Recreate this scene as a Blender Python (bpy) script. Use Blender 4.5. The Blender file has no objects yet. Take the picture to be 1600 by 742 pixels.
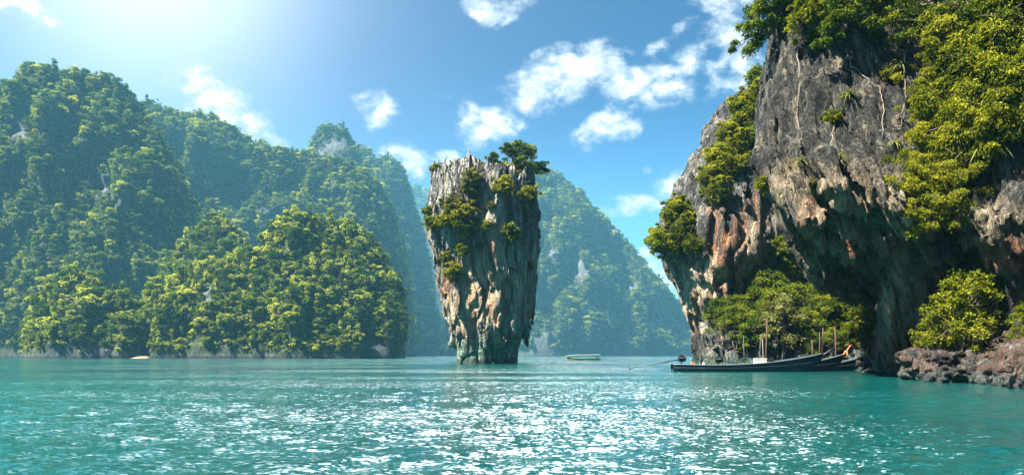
import bpy, math, random
import numpy as np
from mathutils import Vector
from mathutils.bvhtree import BVHTree

SC = bpy.context.scene
COL = SC.collection
R = math.radians
FPX, HZ, CAMZ = 1142.0, 555.0, 1.6     # focal length in photo pixels, horizon row, eye height (m)

# ------------------------------------------------------------------ camera
cam = bpy.data.cameras.new('camera')
cam_o = bpy.data.objects.new('camera', cam); COL.objects.link(cam_o)
cam_o.location = (0, 0, CAMZ)
cam_o.rotation_euler = (R(90), 0, 0)
cam.sensor_width = 36.0
cam.lens = 36.0 * FPX / 1600.0
cam.shift_y = (HZ - 371.0) / 1600.0
cam.clip_start, cam.clip_end = 0.1, 9000
SC.camera = cam_o

# ------------------------------------------------------------------ light and exposure
SUN_AZ, SUN_EL = -110.0, 53.0           # azimuth from the view direction (minus = left), elevation
SUN_POWER = 5.0
SKY_STRENGTH = 0.05
EXPOSURE = 2.45
HAZE_DENSITY = 0.000098
sv = Vector((math.sin(R(SUN_AZ)) * math.cos(R(SUN_EL)), math.cos(R(SUN_AZ)) * math.cos(R(SUN_EL)), math.sin(R(SUN_EL))))
sun = bpy.data.lights.new('sun', 'SUN')
sun.energy = SUN_POWER; sun.angle = R(0.5); sun.color = (1.0, 0.94, 0.82)
sun_o = bpy.data.objects.new('sun', sun); COL.objects.link(sun_o)
sun_o.rotation_euler = sv.to_track_quat('Z', 'Y').to_euler()
sun_o.location = (0, 0, 300)

SC.view_settings.view_transform = 'Standard'
SC.view_settings.look = 'None'
SC.view_settings.exposure = EXPOSURE
SC.view_settings.gamma = 1.0
SC.view_settings.use_curve_mapping = False
SC.cycles.max_bounces = 5
SC.cycles.diffuse_bounces = 2
SC.cycles.glossy_bounces = 3
SC.cycles.transmission_bounces = 4
SC.cycles.volume_bounces = 0
SC.cycles.sample_clamp_indirect = 4.0
SC.cycles.use_denoising = True
SC.cycles.caustics_reflective = False
SC.cycles.caustics_refractive = False

# ------------------------------------------------------------------ world: sky texture with clouds at their bearings
class NT:
    def __init__(s, tree): s.t = tree; s.n = tree.nodes; s.l = tree.links
    def new(s, typ, **kw):
        n = s.n.new(typ)
        for k, v in kw.items(): setattr(n, k, v)
        return n
    def set(s, sock, v):
        if isinstance(v, bpy.types.NodeSocket): s.l.new(v, sock)
        else: sock.default_value = v
    def math(s, op, a, b=0.0, clamp=False, c=None):
        n = s.new('ShaderNodeMath', operation=op, use_clamp=clamp)
        s.set(n.inputs[0], a); s.set(n.inputs[1], b)
        if c is not None: s.set(n.inputs[2], c)
        return n.outputs[0]
    def vmath(s, op, a, b=None):
        n = s.new('ShaderNodeVectorMath', operation=op)
        s.set(n.inputs[0], a)
        if b is not None: s.set(n.inputs[1], b)
        return n
    def noise(s, vec, scale, detail=4, rough=.55, dist=0.0):
        n = s.new('ShaderNodeTexNoise')
        s.set(n.inputs['Vector'], vec); n.inputs['Scale'].default_value = scale
        n.inputs['Detail'].default_value = detail; n.inputs['Roughness'].default_value = rough
        n.inputs['Distortion'].default_value = dist
        return n.outputs['Fac']
    def ramp(s, fac, stops, interp='LINEAR'):
        n = s.new('ShaderNodeValToRGB'); n.color_ramp.interpolation = interp
        e = n.color_ramp.elements
        while len(e) < len(stops): e.new(0.5)
        for i, (p, c) in enumerate(stops):
            e[i].position = p; e[i].color = (*c, 1) if len(c) == 3 else c
        s.set(n.inputs[0], fac)
        return n.outputs[0]
    def mix(s, fac, a, b, blend='MIX'):
        n = s.new('ShaderNodeMix', data_type='RGBA', blend_type=blend)
        s.set(n.inputs[0], fac)
        for q, v in ((6, a), (7, b)):
            s.set(n.inputs[q], (*v, 1) if isinstance(v, tuple) and len(v) == 3 else v)
        return n.outputs[2]
    def maprange(s, v, a, b, c=0.0, d=1.0, smooth=False):
        n = s.new('ShaderNodeMapRange'); n.interpolation_type = 'SMOOTHSTEP' if smooth else 'LINEAR'
        s.set(n.inputs[0], v)
        for q, x in zip((1, 2, 3, 4), (a, b, c, d)): s.set(n.inputs[q], x)
        return n.outputs[0]
    def scaled(s, vec, sc):
        n = s.new('ShaderNodeMapping'); s.set(n.inputs[0], vec); n.inputs['Scale'].default_value = sc
        return n.outputs[0]
    def attr(s, name):
        return s.new('ShaderNodeAttribute', attribute_name=name).outputs['Fac']

world = bpy.data.worlds.new('World'); SC.world = world; world.use_nodes = True
w = NT(world.node_tree)
for n in list(w.n): w.n.remove(n)
sky = w.new('ShaderNodeTexSky', sky_type='NISHITA')
sky.sun_disc = False
sky.sun_elevation = R(SUN_EL); sky.sun_rotation = R(SUN_AZ)
sky.air_density = 1.0; sky.dust_density = 1.2; sky.ozone_density = 2.2; sky.altitude = 0
tc = w.new('ShaderNodeTexCoord').outputs['Generated']
sep = w.new('ShaderNodeSeparateXYZ'); w.l.new(tc, sep.inputs[0])
yy = w.math('MAXIMUM', sep.outputs[1], 0.02)
uu = w.math('DIVIDE', sep.outputs[0], yy); vv = w.math('DIVIDE', sep.outputs[2], yy)
uv = w.new('ShaderNodeCombineXYZ'); w.l.new(uu, uv.inputs[0]); w.l.new(vv, uv.inputs[1])
uv = uv.outputs[0]
wob = w.new('ShaderNodeTexNoise'); w.l.new(uv, wob.inputs['Vector']); wob.inputs['Scale'].default_value = 14; wob.inputs['Detail'].default_value = 5
wobv = w.vmath('SCALE', w.vmath('SUBTRACT', wob.outputs['Color'], (0.5, 0.5, 0.5)).outputs[0]); wobv.inputs['Scale'].default_value = 0.055
uvw = w.vmath('ADD', uv, wobv.outputs[0]).outputs[0]
CLOUDS = [  # bearing of each cloud lobe: px, py, half width, half height, tilt (deg), weight
    (40, 14, 62, 20, -12, 1), (85, 28, 28, 10, -20, .8), (348, 17, 12, 7, 0, .8), (300, 130, 42, 24, -35, 1), (345, 165, 52, 32, -35, 1.1), (395, 196, 40, 20, -30, 1),
    (425, 212, 28, 14, -30, .7), (596, 172, 32, 20, 0, .9), (640, 247, 36, 20, -10, 1), (722, 186, 22, 20, 25, .9), (766, 201, 40, 24, 0, 1.1), (700, 246, 20, 14, 0, .8),
    (850, 130, 62, 30, 20, 1.1), (920, 108, 62, 32, 10, 1.15), (990, 125, 60, 26, 12, 1), (1040, 138, 44, 22, 0, .9), (1060, 105, 48, 18, 25, .9), (955, 190, 46, 22, 25, 1), (1030, 70, 26, 10, 20, .7),
    (780, 10, 42, 22, 5, .95), (795, 34, 20, 8, 20, .7), (1005, 318, 44, 15, 8, 1), (1050, 288, 34, 22, 40, 1), (1005, 258, 12, 7, 0, .7), (1130, 10, 40, 28, 0, 1), (1150, 55, 40, 24, 10, 1), (1130, 100, 28, 20, 0, .9), (1165, 100, 26, 22, 0, .9), (1140, 132, 34, 16, 20, .9),
    (1075, 40, 22, 10, 40, .6), (1045, 435, 40, 26, 0, .9), (1020, 396, 24, 10, 0, .7), (690, 145, 14, 6, 0, .5), (620, 240, 24, 12, 0, .8)]
dens = None
for (px, py, rx, ry, rot, wt) in CLOUDS:
    m = w.new('ShaderNodeMapping', vector_type='TEXTURE')
    w.l.new(uvw, m.inputs[0])
    m.inputs['Location'].default_value = ((px - 800) / FPX, (HZ - py) / FPX, 0)
    m.inputs['Rotation'].default_value = (0, 0, R(rot)); m.inputs['Scale'].default_value = (rx * 1.2 / FPX, ry * 1.22 / FPX, 1)
    d = w.math('MULTIPLY_ADD', w.vmath('LENGTH', m.outputs[0]).outputs['Value'], -0.72 * wt, c=wt)
    dens = d if dens is None else w.math('SMOOTH_MAX', dens, d, c=0.15)
nf = w.noise(w.scaled(uv, (1, 1.35, 1)), 30, 9, .62)
nc = w.noise(w.scaled(uv, (1, 1.3, 1)), 11, 3, .5)
dn = w.math('ADD', dens, w.math('MULTIPLY', w.math('SUBTRACT', nf, .5), 2.7))
dn = w.math('ADD', dn, w.math('MULTIPLY', w.math('SUBTRACT', nc, .5), 0.9))
cl = w.maprange(dn, 0.02, 0.85, smooth=True)
cl = w.math('MULTIPLY', cl, w.maprange(dens, 0.02, 0.30, smooth=True))
cl = w.math('MULTIPLY', cl, w.maprange(sep.outputs[1], 0.1, 0.25))
CLOUD_LIT, CLOUD_LOW = (5.2, 5.1, 4.95), (2.5, 2.75, 3.1)
thick = w.maprange(w.math('ADD', dn, w.math('MULTIPLY', w.math('SUBTRACT', w.noise(uv, 42, 5, .6), .5), 1.6)), 0.45, 1.35, smooth=True)
ccol = w.mix(thick, CLOUD_LOW, CLOUD_LIT)
gm = w.new('ShaderNodeGamma'); w.l.new(sky.outputs[0], gm.inputs[0]); gm.inputs[1].default_value = 1.25
sinel = w.new('ShaderNodeSeparateXYZ'); w.l.new(w.vmath('NORMALIZE', tc).outputs[0], sinel.inputs[0]); sinel = sinel.outputs[2]
deep = w.mix(w.maprange(sinel, .05, .40, smooth=True), (.25, .43, .50), (.030, .125, .235))      # clear, polarised blue high up
skyb = w.mix(1.0, gm.outputs[0], deep, 'MULTIPLY')
# glow added to the sky at upper left, apart from the sun lamp's direction
nrm = w.vmath('NORMALIZE', tc).outputs[0]
SKY_GLOW_DIR = Vector((math.sin(R(-27)) * math.cos(R(28)), math.cos(R(-27)) * math.cos(R(28)), math.sin(R(28))))
ca = w.math('MAXIMUM', w.vmath('DOT_PRODUCT', nrm, tuple(SKY_GLOW_DIR)).outputs['Value'], 0.0)
glow = w.math('ADD', w.math('MULTIPLY', w.math('POWER', ca, 11.0), .7), w.math('MULTIPLY', w.math('POWER', ca, 75.0), 3.8))
# deck: bright patch added high in the unseen sky so ripples mirror white sparkles
SPARKLE_GLOW_POWER = 80.0
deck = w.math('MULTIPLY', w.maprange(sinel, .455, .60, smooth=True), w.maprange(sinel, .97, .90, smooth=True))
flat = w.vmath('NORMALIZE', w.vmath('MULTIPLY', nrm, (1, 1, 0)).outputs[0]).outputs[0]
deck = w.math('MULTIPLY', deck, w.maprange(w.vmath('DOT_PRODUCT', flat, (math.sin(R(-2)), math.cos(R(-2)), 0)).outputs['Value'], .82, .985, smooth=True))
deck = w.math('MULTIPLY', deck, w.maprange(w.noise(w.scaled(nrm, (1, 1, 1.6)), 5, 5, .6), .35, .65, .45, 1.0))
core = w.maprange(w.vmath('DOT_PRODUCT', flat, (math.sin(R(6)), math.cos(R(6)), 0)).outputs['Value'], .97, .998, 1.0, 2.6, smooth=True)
glow = w.math('ADD', glow, w.math('MULTIPLY', w.math('MULTIPLY', deck, core), SPARKLE_GLOW_POWER))
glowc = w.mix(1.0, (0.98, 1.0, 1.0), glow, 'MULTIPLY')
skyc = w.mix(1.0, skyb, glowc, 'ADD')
skyc = w.mix(w.math('MULTIPLY', cl, 0.95), skyc, ccol)
bg = w.new('ShaderNodeBackground'); bg.inputs['Strength'].default_value = SKY_STRENGTH
w.l.new(skyc, bg.inputs['Color'])
wo = w.new('ShaderNodeOutputWorld'); w.l.new(bg.outputs[0], wo.inputs['Surface'])

# ------------------------------------------------------------------ small helpers
def at(px, py, Y):
    return ((px - 800.0) / FPX * Y, Y, CAMZ + (HZ - py) / FPX * Y)

def tag(o, label=None, cat=None, group=None, kind=None):
    if label: o['label'] = label
    if cat: o['category'] = cat
    if group: o['group'] = group
    if kind: o['kind'] = kind
    return o

def empty(name, loc, rz=0.0, sc=1.0):
    o = bpy.data.objects.new(name, None); COL.objects.link(o)
    o.location = loc; o.rotation_euler = (0, 0, rz); o.scale = (sc, sc, sc)
    o.empty_display_size = 0.3
    return o

def link(name, me, parent=None):
    o = bpy.data.objects.new(name, me); COL.objects.link(o)
    if parent is not None: o.parent = parent
    return o

def mesh_np(name, V, faces, mats=(), smooth=False, mat_idx=None, attrs=None):
    """faces: one (M,k) array or a list of such arrays"""
    if isinstance(faces, np.ndarray): faces = [faces]
    faces = [f for f in faces if len(f)]
    me = bpy.data.meshes.new(name)
    V = np.asarray(V, np.float32)
    nl = sum(f.size for f in faces); nf_ = sum(len(f) for f in faces)
    me.vertices.add(len(V)); me.vertices.foreach_set('co', V.ravel())
    me.loops.add(nl); me.loops.foreach_set('vertex_index', np.concatenate([f.ravel() for f in faces]).astype(np.int32))
    tot = np.concatenate([np.full(len(f), f.shape[1], np.int32) for f in faces])
    me.polygons.add(nf_)
    me.polygons.foreach_set('loop_start', np.concatenate([[0], np.cumsum(tot)[:-1]]).astype(np.int32))
    for m in mats: me.materials.append(m)
    if mat_idx is not None: me.polygons.foreach_set('material_index', np.asarray(mat_idx, np.int32))
    me.polygons.foreach_set('use_smooth', np.full(nf_, bool(smooth)))
    for k, (dom, arr) in (attrs or {}).items():
        a = me.attributes.new(k, 'FLOAT', dom); a.data.foreach_set('value', np.asarray(arr, np.float32))
    me.update(calc_edges=True)
    me.validate(clean_customdata=False)
    return me

class MB:
    """collects boxes, tubes and lofts into ONE mesh"""
    def __init__(s): s.v = []; s.f = []; s.n = 0
    def add(s, V, Fs):
        V = [tuple(p) for p in V]
        s.v += V; s.f += [tuple(i + s.n for i in f) for f in Fs]; s.n += len(V)
    def box(s, c, size, rz=0.0, taper=1.0):
        hx, hy, hz = (q / 2 for q in size); ca_, sa_ = math.cos(rz), math.sin(rz)
        P = []
        for z, t in ((-hz, 1), (hz, taper)):
            for x, y in ((-hx, -hy), (hx, -hy), (hx, hy), (-hx, hy)):
                x *= t; y *= t
                P.append((c[0] + x * ca_ - y * sa_, c[1] + x * sa_ + y * ca_, c[2] + z))
        s.add(P, [(3, 2, 1, 0), (4, 5, 6, 7), (0, 1, 5, 4), (1, 2, 6, 5), (2, 3, 7, 6), (3, 0, 4, 7)])
    def tube(s, pts, rad, n=8, cap=True):
        pts = [Vector(p) for p in pts]
        if not hasattr(rad, '__len__'): rad = [rad] * len(pts)
        P = []; Fs = []
        for i, p in enumerate(pts):
            t = (pts[min(i + 1, len(pts) - 1)] - pts[max(i - 1, 0)]).normalized()
            a = t.orthogonal().normalized() if i == 0 else (a - t * a.dot(t)).normalized()
            b = t.cross(a)
            for k in range(n):
                g = 2 * math.pi * k / n
                P.append(p + (a * math.cos(g) + b * math.sin(g)) * rad[i])
        for i in range(len(pts) - 1):
            for k in range(n):
                Fs.append((i * n + k, i * n + (k + 1) % n, (i + 1) * n + (k + 1) % n, (i + 1) * n + k))
        if cap:
            Fs.append(tuple(range(n))[::-1]); Fs.append(tuple((len(pts) - 1) * n + k for k in range(n)))
        s.add(P, Fs)
    def build(s, name, mat, parent=None, smooth=False, bevel=0.0):
        me = bpy.data.meshes.new(name); me.from_pydata(s.v, [], s.f); me.materials.append(mat)
        if smooth: me.polygons.foreach_set('use_smooth', [True] * len(me.polygons))
        me.update()
        o = link(name, me, parent)
        if bevel:
            b = o.modifiers.new('bevel', 'BEVEL'); b.width = bevel; b.segments = 2; b.limit_method = 'ANGLE'
        return o

# ------------------------------------------------------------------ numpy noise
def _hash(ix, iy, iz, seed):
    h = (ix.astype(np.uint32) * np.uint32(374761393) + iy.astype(np.uint32) * np.uint32(668265263)
         + iz.astype(np.uint32) * np.uint32(2246822519) + np.uint32((seed * 3266489917) & 0xffffffff))
    h = (h ^ (h >> np.uint32(13))) * np.uint32(1274126177)
    h = (h ^ (h >> np.uint32(15))) * np.uint32(2654435761)
    return (h ^ (h >> np.uint32(16))).astype(np.float32) * np.float32(1 / 4294967296.0)

def vnoise(x, y, z, seed=0):
    fx, fy, fz = np.floor(x), np.floor(y), np.floor(z)
    tx, ty, tz = (x - fx).astype(np.float32), (y - fy).astype(np.float32), (z - fz).astype(np.float32)
    tx = tx * tx * tx * (tx * (tx * 6 - 15) + 10); ty = ty * ty * ty * (ty * (ty * 6 - 15) + 10); tz = tz * tz * tz * (tz * (tz * 6 - 15) + 10)
    ix, iy, iz = fx.astype(np.int32), fy.astype(np.int32), fz.astype(np.int32)
    out = 0
    for dx in (0, 1):
        wx = tx if dx else 1 - tx
        for dy in (0, 1):
            wy = ty if dy else 1 - ty
            for dz in (0, 1):
                wz = tz if dz else 1 - tz
                out = out + wx * wy * wz * _hash(ix + dx, iy + dy, iz + dz, seed)
    return out * 2 - 1

def fbm(x, y, z, oct=4, seed=0, gain=.5):
    out = 0; a = 1.0; f = 1.0; tot = 0
    for o in range(oct):
        out = out + a * vnoise(x * f + o * 17.3, y * f - o * 5.1, z * f + o * 9.7, seed + o); tot += a; a *= gain; f *= 2.03
    return out / tot

def ridged(x, y, z, oct=3, seed=0):
    out = 0; a = 1.0; f = 1.0; tot = 0
    for o in range(oct):
        out = out + a * (1 - np.abs(vnoise(x * f + o * 11.3, y * f + o * 3.1, z * f - o * 7.7, seed + o)) * 2); tot += a; a *= .5; f *= 2.1
    return out / tot

def worley(x, y, z, seed=0):
    ix, iy, iz = (np.floor(q).astype(np.int32) for q in (x, y, z))
    f1 = np.full(x.shape, 9.0, np.float32); f2 = f1.copy(); cid = np.zeros(x.shape, np.float32)
    for dx in (-1, 0, 1):
        for dy in (-1, 0, 1):
            for dz in (-1, 0, 1):
                jx, jy, jz = ix + dx, iy + dy, iz + dz
                hx, hy, hz = _hash(jx, jy, jz, seed), _hash(jx, jy, jz, seed + 7), _hash(jx, jy, jz, seed + 13)
                d = np.sqrt((jx + hx - x) ** 2 + (jy + hy - y) ** 2 + (jz + hz - z) ** 2).astype(np.float32)
                nearer = d < f1
                f2 = np.where(nearer, f1, np.minimum(f2, d)); cid = np.where(nearer, _hash(jx, jy, jz, seed + 29), cid); f1 = np.where(nearer, d, f1)
    return f1, f2, cid

def sstep(a, b, x):
    t = np.clip((x - a) / (b - a), 0, 1); return t * t * (3 - 2 * t)

def smax(a, b, k): 
    h = np.clip(0.5 + 0.5 * (a - b) / k, 0, 1); return b + (a - b) * h + k * h * (1 - h)

def smin(a, b, k): return -smax(-a, -b, k)

def surface_nets(S, org, vs):
    """mesh of the zero surface of grid S (negative = solid)"""
    nx, ny, nz = S.shape
    neg = S < 0
    c = neg[:-1, :-1, :-1].astype(np.int8)
    cnt = np.zeros((nx - 1, ny - 1, nz - 1), np.int8)
    for dx in (0, 1):
        for dy in (0, 1):
            for dz in (0, 1):
                cnt += neg[dx:nx - 1 + dx, dy:ny - 1 + dy, dz:nz - 1 + dz]
    act = np.argwhere((cnt > 0) & (cnt < 8)).astype(np.int32)
    idx = np.full(cnt.shape, -1, np.int32); idx[act[:, 0], act[:, 1], act[:, 2]] = np.arange(len(act))
    P = np.zeros((len(act), 3), np.float32); N = np.zeros(len(act), np.float32)
    corners = [(a, b, d) for a in (0, 1) for b in (0, 1) for d in (0, 1)]
    val = {q: S[act[:, 0] + q[0], act[:, 1] + q[1], act[:, 2] + q[2]] for q in corners}
    for q in corners:
        for ax in range(3):
            if q[ax] == 0:
                r = list(q); r[ax] = 1; r = tuple(r)
                a, b = val[q], val[r]
                m = (a < 0) != (b < 0)
                t = np.where(m, a / np.where(m, a - b, 1), 0)
                p = np.array(q, np.float32)[None].repeat(len(act), 0); p[:, ax] += t
                P += np.where(m[:, None], p, 0); N += m
    V = (act + P / N[:, None]) * vs + np.asarray(org, np.float32)
    quads = []
    for ax in range(3):
        o1, o2 = [(1, 2), (2, 0), (0, 1)][ax]
        a = [slice(None)] * 3; b = [slice(None)] * 3
        a[ax] = slice(0, -1); b[ax] = slice(1, None)
        A, B = neg[tuple(a)], neg[tuple(b)]
        E = np.argwhere(A != B)
        E = E[(E[:, o1] > 0) & (E[:, o2] > 0) & (E[:, o1] < cnt.shape[o1]) & (E[:, o2] < cnt.shape[o2]) & (E[:, ax] < cnt.shape[ax])]
        inside = A[E[:, 0], E[:, 1], E[:, 2]]
        def cell(d1, d2):
            q = E.copy(); q[:, o1] -= d1; q[:, o2] -= d2
            return idx[q[:, 0], q[:, 1], q[:, 2]]
        Q = np.stack([cell(1, 1), cell(0, 1), cell(0, 0), cell(1, 0)], 1)
        Q[~inside] = Q[~inside][:, ::-1]
        quads.append(Q)
    Q = np.concatenate(quads); Q = Q[(Q >= 0).all(1)]
    return V, Q

def vnormals(V, Q):
    n = np.cross(V[Q[:, 2]] - V[Q[:, 0]], V[Q[:, 3]] - V[Q[:, 1]])
    N = np.zeros_like(V)
    for k in range(4):
        for a in range(3): N[:, a] += np.bincount(Q[:, k], n[:, a], len(V))
    return N / (np.linalg.norm(N, axis=1, keepdims=True) + 1e-9)

def poly_sd(px, py, poly):
    """signed distance in the plane to a polygon, positive outside"""
    P = np.asarray(poly, np.float32); d = np.full(px.shape, 1e9, np.float32); ins = np.zeros(px.shape, bool)
    for i in range(len(P)):
        a, b = P[i], P[(i + 1) % len(P)]
        e = b - a; wx, wy = px - a[0], py - a[1]
        t = np.clip((wx * e[0] + wy * e[1]) / (e @ e), 0, 1)
        d = np.minimum(d, (wx - t * e[0]) ** 2 + (wy - t * e[1]) ** 2)
        c = ((a[1] <= py) & (b[1] > py)) | ((b[1] <= py) & (a[1] > py))
        if e[1] != 0: ins ^= c & (px < a[0] + (py - a[1]) / e[1] * e[0])
    return np.where(ins, -1, 1) * np.sqrt(d)

def tps(pts, gx, gy, lam=0.02):
    """smooth surface through (x, y, value) points, sampled at gx, gy"""
    P = np.asarray(pts, np.float64); s = 100.0
    X, Y, Z = P[:, 0] / s, P[:, 1] / s, P[:, 2]
    phi = lambda r2: np.where(r2 > 1e-12, r2 * np.log(np.maximum(r2, 1e-12)), 0)
    K = phi((X[:, None] - X) ** 2 + (Y[:, None] - Y) ** 2) + lam * np.eye(len(P))
    T = np.c_[np.ones(len(P)), X, Y]
    sol = np.linalg.solve(np.block([[K, T], [T.T, np.zeros((3, 3))]]), np.r_[Z, 0, 0, 0])
    x, y = gx.ravel() / s, gy.ravel() / s
    out = sol[-3] + sol[-2] * x + sol[-1] * y
    for i in range(len(P)): out = out + sol[i] * phi((x - X[i]) ** 2 + (y - Y[i]) ** 2)
    return out.reshape(gx.shape).astype(np.float32)

def bilin(T, x0, y0, st, px, py):
    fx = np.clip((px - x0) / st, 0, T.shape[0] - 1.001); fy = np.clip((py - y0) / st, 0, T.shape[1] - 1.001)
    ix, iy = fx.astype(np.int32), fy.astype(np.int32); fx -= ix; fy -= iy
    return (T[ix, iy] * (1 - fx) * (1 - fy) + T[ix + 1, iy] * fx * (1 - fy) + T[ix, iy + 1] * (1 - fx) * fy + T[ix + 1, iy + 1] * fx * fy)
# ------------------------------------------------------------------ materials
def mat(name):
    m = bpy.data.materials.new(name); m.use_nodes = True
    t = NT(m.node_tree)
    for n in list(t.n):
        if n.type != 'OUTPUT_MATERIAL': t.n.remove(n)
    return m, t, t.n[0]

def plain(name, col, rough=.6, metal=0.0, var=.25, scale=6.0, bump=0.0, worn=None):
    m, t, out = mat(name)
    b = t.new('ShaderNodeBsdfPrincipled')
    pos = t.new('ShaderNodeTexCoord').outputs['Object']
    n = t.noise(pos, scale, 5, .6)
    c = t.mix(n, tuple(q * (1 - var) for q in col), tuple(min(1, q * (1 + var)) for q in col))
    if worn:                      # paint rubbed off along the planks
        wn = t.maprange(t.noise(t.scaled(pos, (.5, 2, 7)), 1.6, 6, .7), .52, .66, smooth=True)
        c = t.mix(t.math('MULTIPLY', wn, .55), c, worn)
    t.l.new(c, b.inputs['Base Color']); b.inputs['Roughness'].default_value = rough; b.inputs['Metallic'].default_value = metal
    if bump:
        bp = t.new('ShaderNodeBump'); bp.inputs['Strength'].default_value = bump; bp.inputs['Distance'].default_value = 0.02
        t.l.new(t.noise(pos, scale * 4, 4, .6), bp.inputs['Height']); t.l.new(bp.outputs[0], b.inputs['Normal'])
    t.l.new(b.outputs[0], out.inputs['Surface'])
    return m

def rock_mat(name, s=1.0, algae=((.008, .020, .017), (.028, .060, .042), (.11, .15, .105)), iso=.7, greys=((.035, .036, .036), (.16, .165, .16), (.36, .365, .34)), rust=(.40, .17, .075), cream=(.50, .40, .27), tide=None, bump=1.0, shear=0.0):
    """weathered limestone: vertical runs, lichen, rust and cream where the mesh says so (attributes rust, cream)"""
    m, t, out = mat(name)
    b = t.new('ShaderNodeBsdfPrincipled'); b.inputs['Roughness'].default_value = .85
    b.inputs['Specular IOR Level'].default_value = .25
    pos = t.new('ShaderNodeNewGeometry').outputs['Position']
    wv = t.new('ShaderNodeTexNoise'); t.l.new(pos, wv.inputs['Vector']); wv.inputs['Scale'].default_value = .35 / s; wv.inputs['Detail'].default_value = 3
    wob = t.vmath('SCALE', wv.outputs['Color']); wob.inputs['Scale'].default_value = 1.6 * s
    pw = t.vmath('ADD', pos, wob.outputs[0]).outputs[0]
    if shear:
        sx = t.new('ShaderNodeSeparateXYZ'); t.l.new(pw, sx.inputs[0])
        cx = t.new('ShaderNodeCombineXYZ'); t.set(cx.inputs[0], t.math('MULTIPLY_ADD', sx.outputs[2], shear, c=sx.outputs[0])); t.l.new(sx.outputs[1], cx.inputs[1]); t.l.new(sx.outputs[2], cx.inputs[2])
        pw = cx.outputs[0]
    runs = t.noise(t.scaled(pw, (1, 1, .13)), 1.3 / s, 6, .62)
    fine = t.noise(t.scaled(pw, (1, 1, .35)), 5.0 / s, 6, .68)
    patch = t.noise(pos, .30 / s, 5, .6)
    lich = t.noise(pos, 2.4 / s, 7, .72)
    tone = t.math('ADD', t.math('MULTIPLY', runs, .66), t.math('MULTIPLY', fine, .34))
    gr = t.maprange(t.math('ABSOLUTE', t.math('SUBTRACT', t.noise(t.scaled(pw, (1, 1, .07)), 1.6 / s, 4, .6), .5)), 0, .035, smooth=True)
    tan = t.maprange(t.noise(t.scaled(pw, (1, 1, .09)), 1.1 / s, 5, .65), .52, .62, smooth=True)
    tone = t.math('ADD', tone, t.math('MULTIPLY', t.math('SUBTRACT', patch, .5), .38))
    col = t.ramp(tone, [(.38, greys[0]), (.50, greys[1]), (.63, greys[2])])
    col = t.mix(t.math('MULTIPLY', tan, .55), col, tuple(q * .62 for q in cream))
    blot = t.maprange(lich, .53, .66, smooth=True)
    col = t.mix(t.math('MULTIPLY', blot, .40), col, tuple(q * .95 for q in greys[2]))
    dark = t.maprange(t.noise(t.scaled(pw, (1, 1, .08)), .75 / s, 5, .7), .52, .62, smooth=True)
    col = t.mix(t.math('MULTIPLY', t.math('SUBTRACT', 1.0, gr), .8), col, (.010, .010, .010))
    col = t.mix(t.math('MULTIPLY', dark, .85), col, (.012, .012, .012))
    st = t.noise(t.scaled(pw, (1, 1, .16)), .9 / s, 5, .65)
    cr = t.math('MULTIPLY', t.attr('cream'), t.maprange(st, .36, .56, smooth=True))
    ccol = t.ramp(t.noise(t.scaled(pw, (1, 1, .2)), 3.0 / s, 5, .7), [(.33, tuple(q * .35 for q in cream)), (.5, cream), (.68, tuple(min(.62, q * 1.25) for q in cream))])
    col = t.mix(cr, col, ccol)
    ru = t.math('MULTIPLY', t.attr('rust'), t.maprange(t.noise(t.scaled(pw, (1, 1, .22)), 1.1 / s, 6, .7), .42, .60, smooth=True))
    rcol = t.ramp(t.noise(t.scaled(pw, (1, 1, .3)), 2.6 / s, 6, .7), [(.33, tuple(q * .25 for q in rust)), (.50, rust), (.70, tuple(min(.5, q * 1.5 + .03) for q in rust))])
    col = t.mix(ru, col, rcol)
    if tide:                      # algae and barnacles in the tidal band
        sz = t.new('ShaderNodeSeparateXYZ'); t.l.new(pos, sz.inputs[0])
        z = t.math('ADD', sz.outputs[2], t.math('MULTIPLY', t.math('SUBTRACT', lich, .5), tide * 1.1))
        z = t.math('ADD', z, t.math('MULTIPLY', t.math('SUBTRACT', runs, .5), tide * .8))
        band = t.maprange(z, tide * .75, tide * 1.15, 1.0, 0.0, smooth=True)
        al = t.ramp(fine, [(.35, algae[0]), (.5, algae[1]), (.66, algae[2])])
        col = t.mix(t.math('MULTIPLY', band, .88), col, al)
        wet = t.maprange(z, .14 * tide, .30 * tide, 1.0, 0.0, smooth=True)
        col = t.mix(t.math('MULTIPLY', wet, .7), col, (.010, .016, .014))
    t.l.new(col, b.inputs['Base Color'])
    bp = t.new('ShaderNodeBump'); bp.inputs['Strength'].default_value = .9 * bump; bp.inputs['Distance'].default_value = .34 * s
    hgt = t.math('ADD', t.math('MULTIPLY', fine, .7), t.math('MULTIPLY', t.noise(pos, 3.2 / s, 8, .7), iso))
    vor = t.new('ShaderNodeTexVoronoi', feature='DISTANCE_TO_EDGE'); t.l.new(t.scaled(pw, (1, 1, .3)), vor.inputs['Vector']); vor.inputs['Scale'].default_value = 1.5 / s
    hgt = t.math('ADD', hgt, t.math('MULTIPLY', t.maprange(vor.outputs['Distance'], 0, .05), .40))
    hgt = t.math('ADD', hgt, t.math('MULTIPLY', gr, .45))
    t.l.new(hgt, bp.inputs['Height']); t.l.new(bp.outputs[0], b.inputs['Normal'])
    t.l.new(b.outputs[0], out.inputs['Surface'])
    return m

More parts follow.
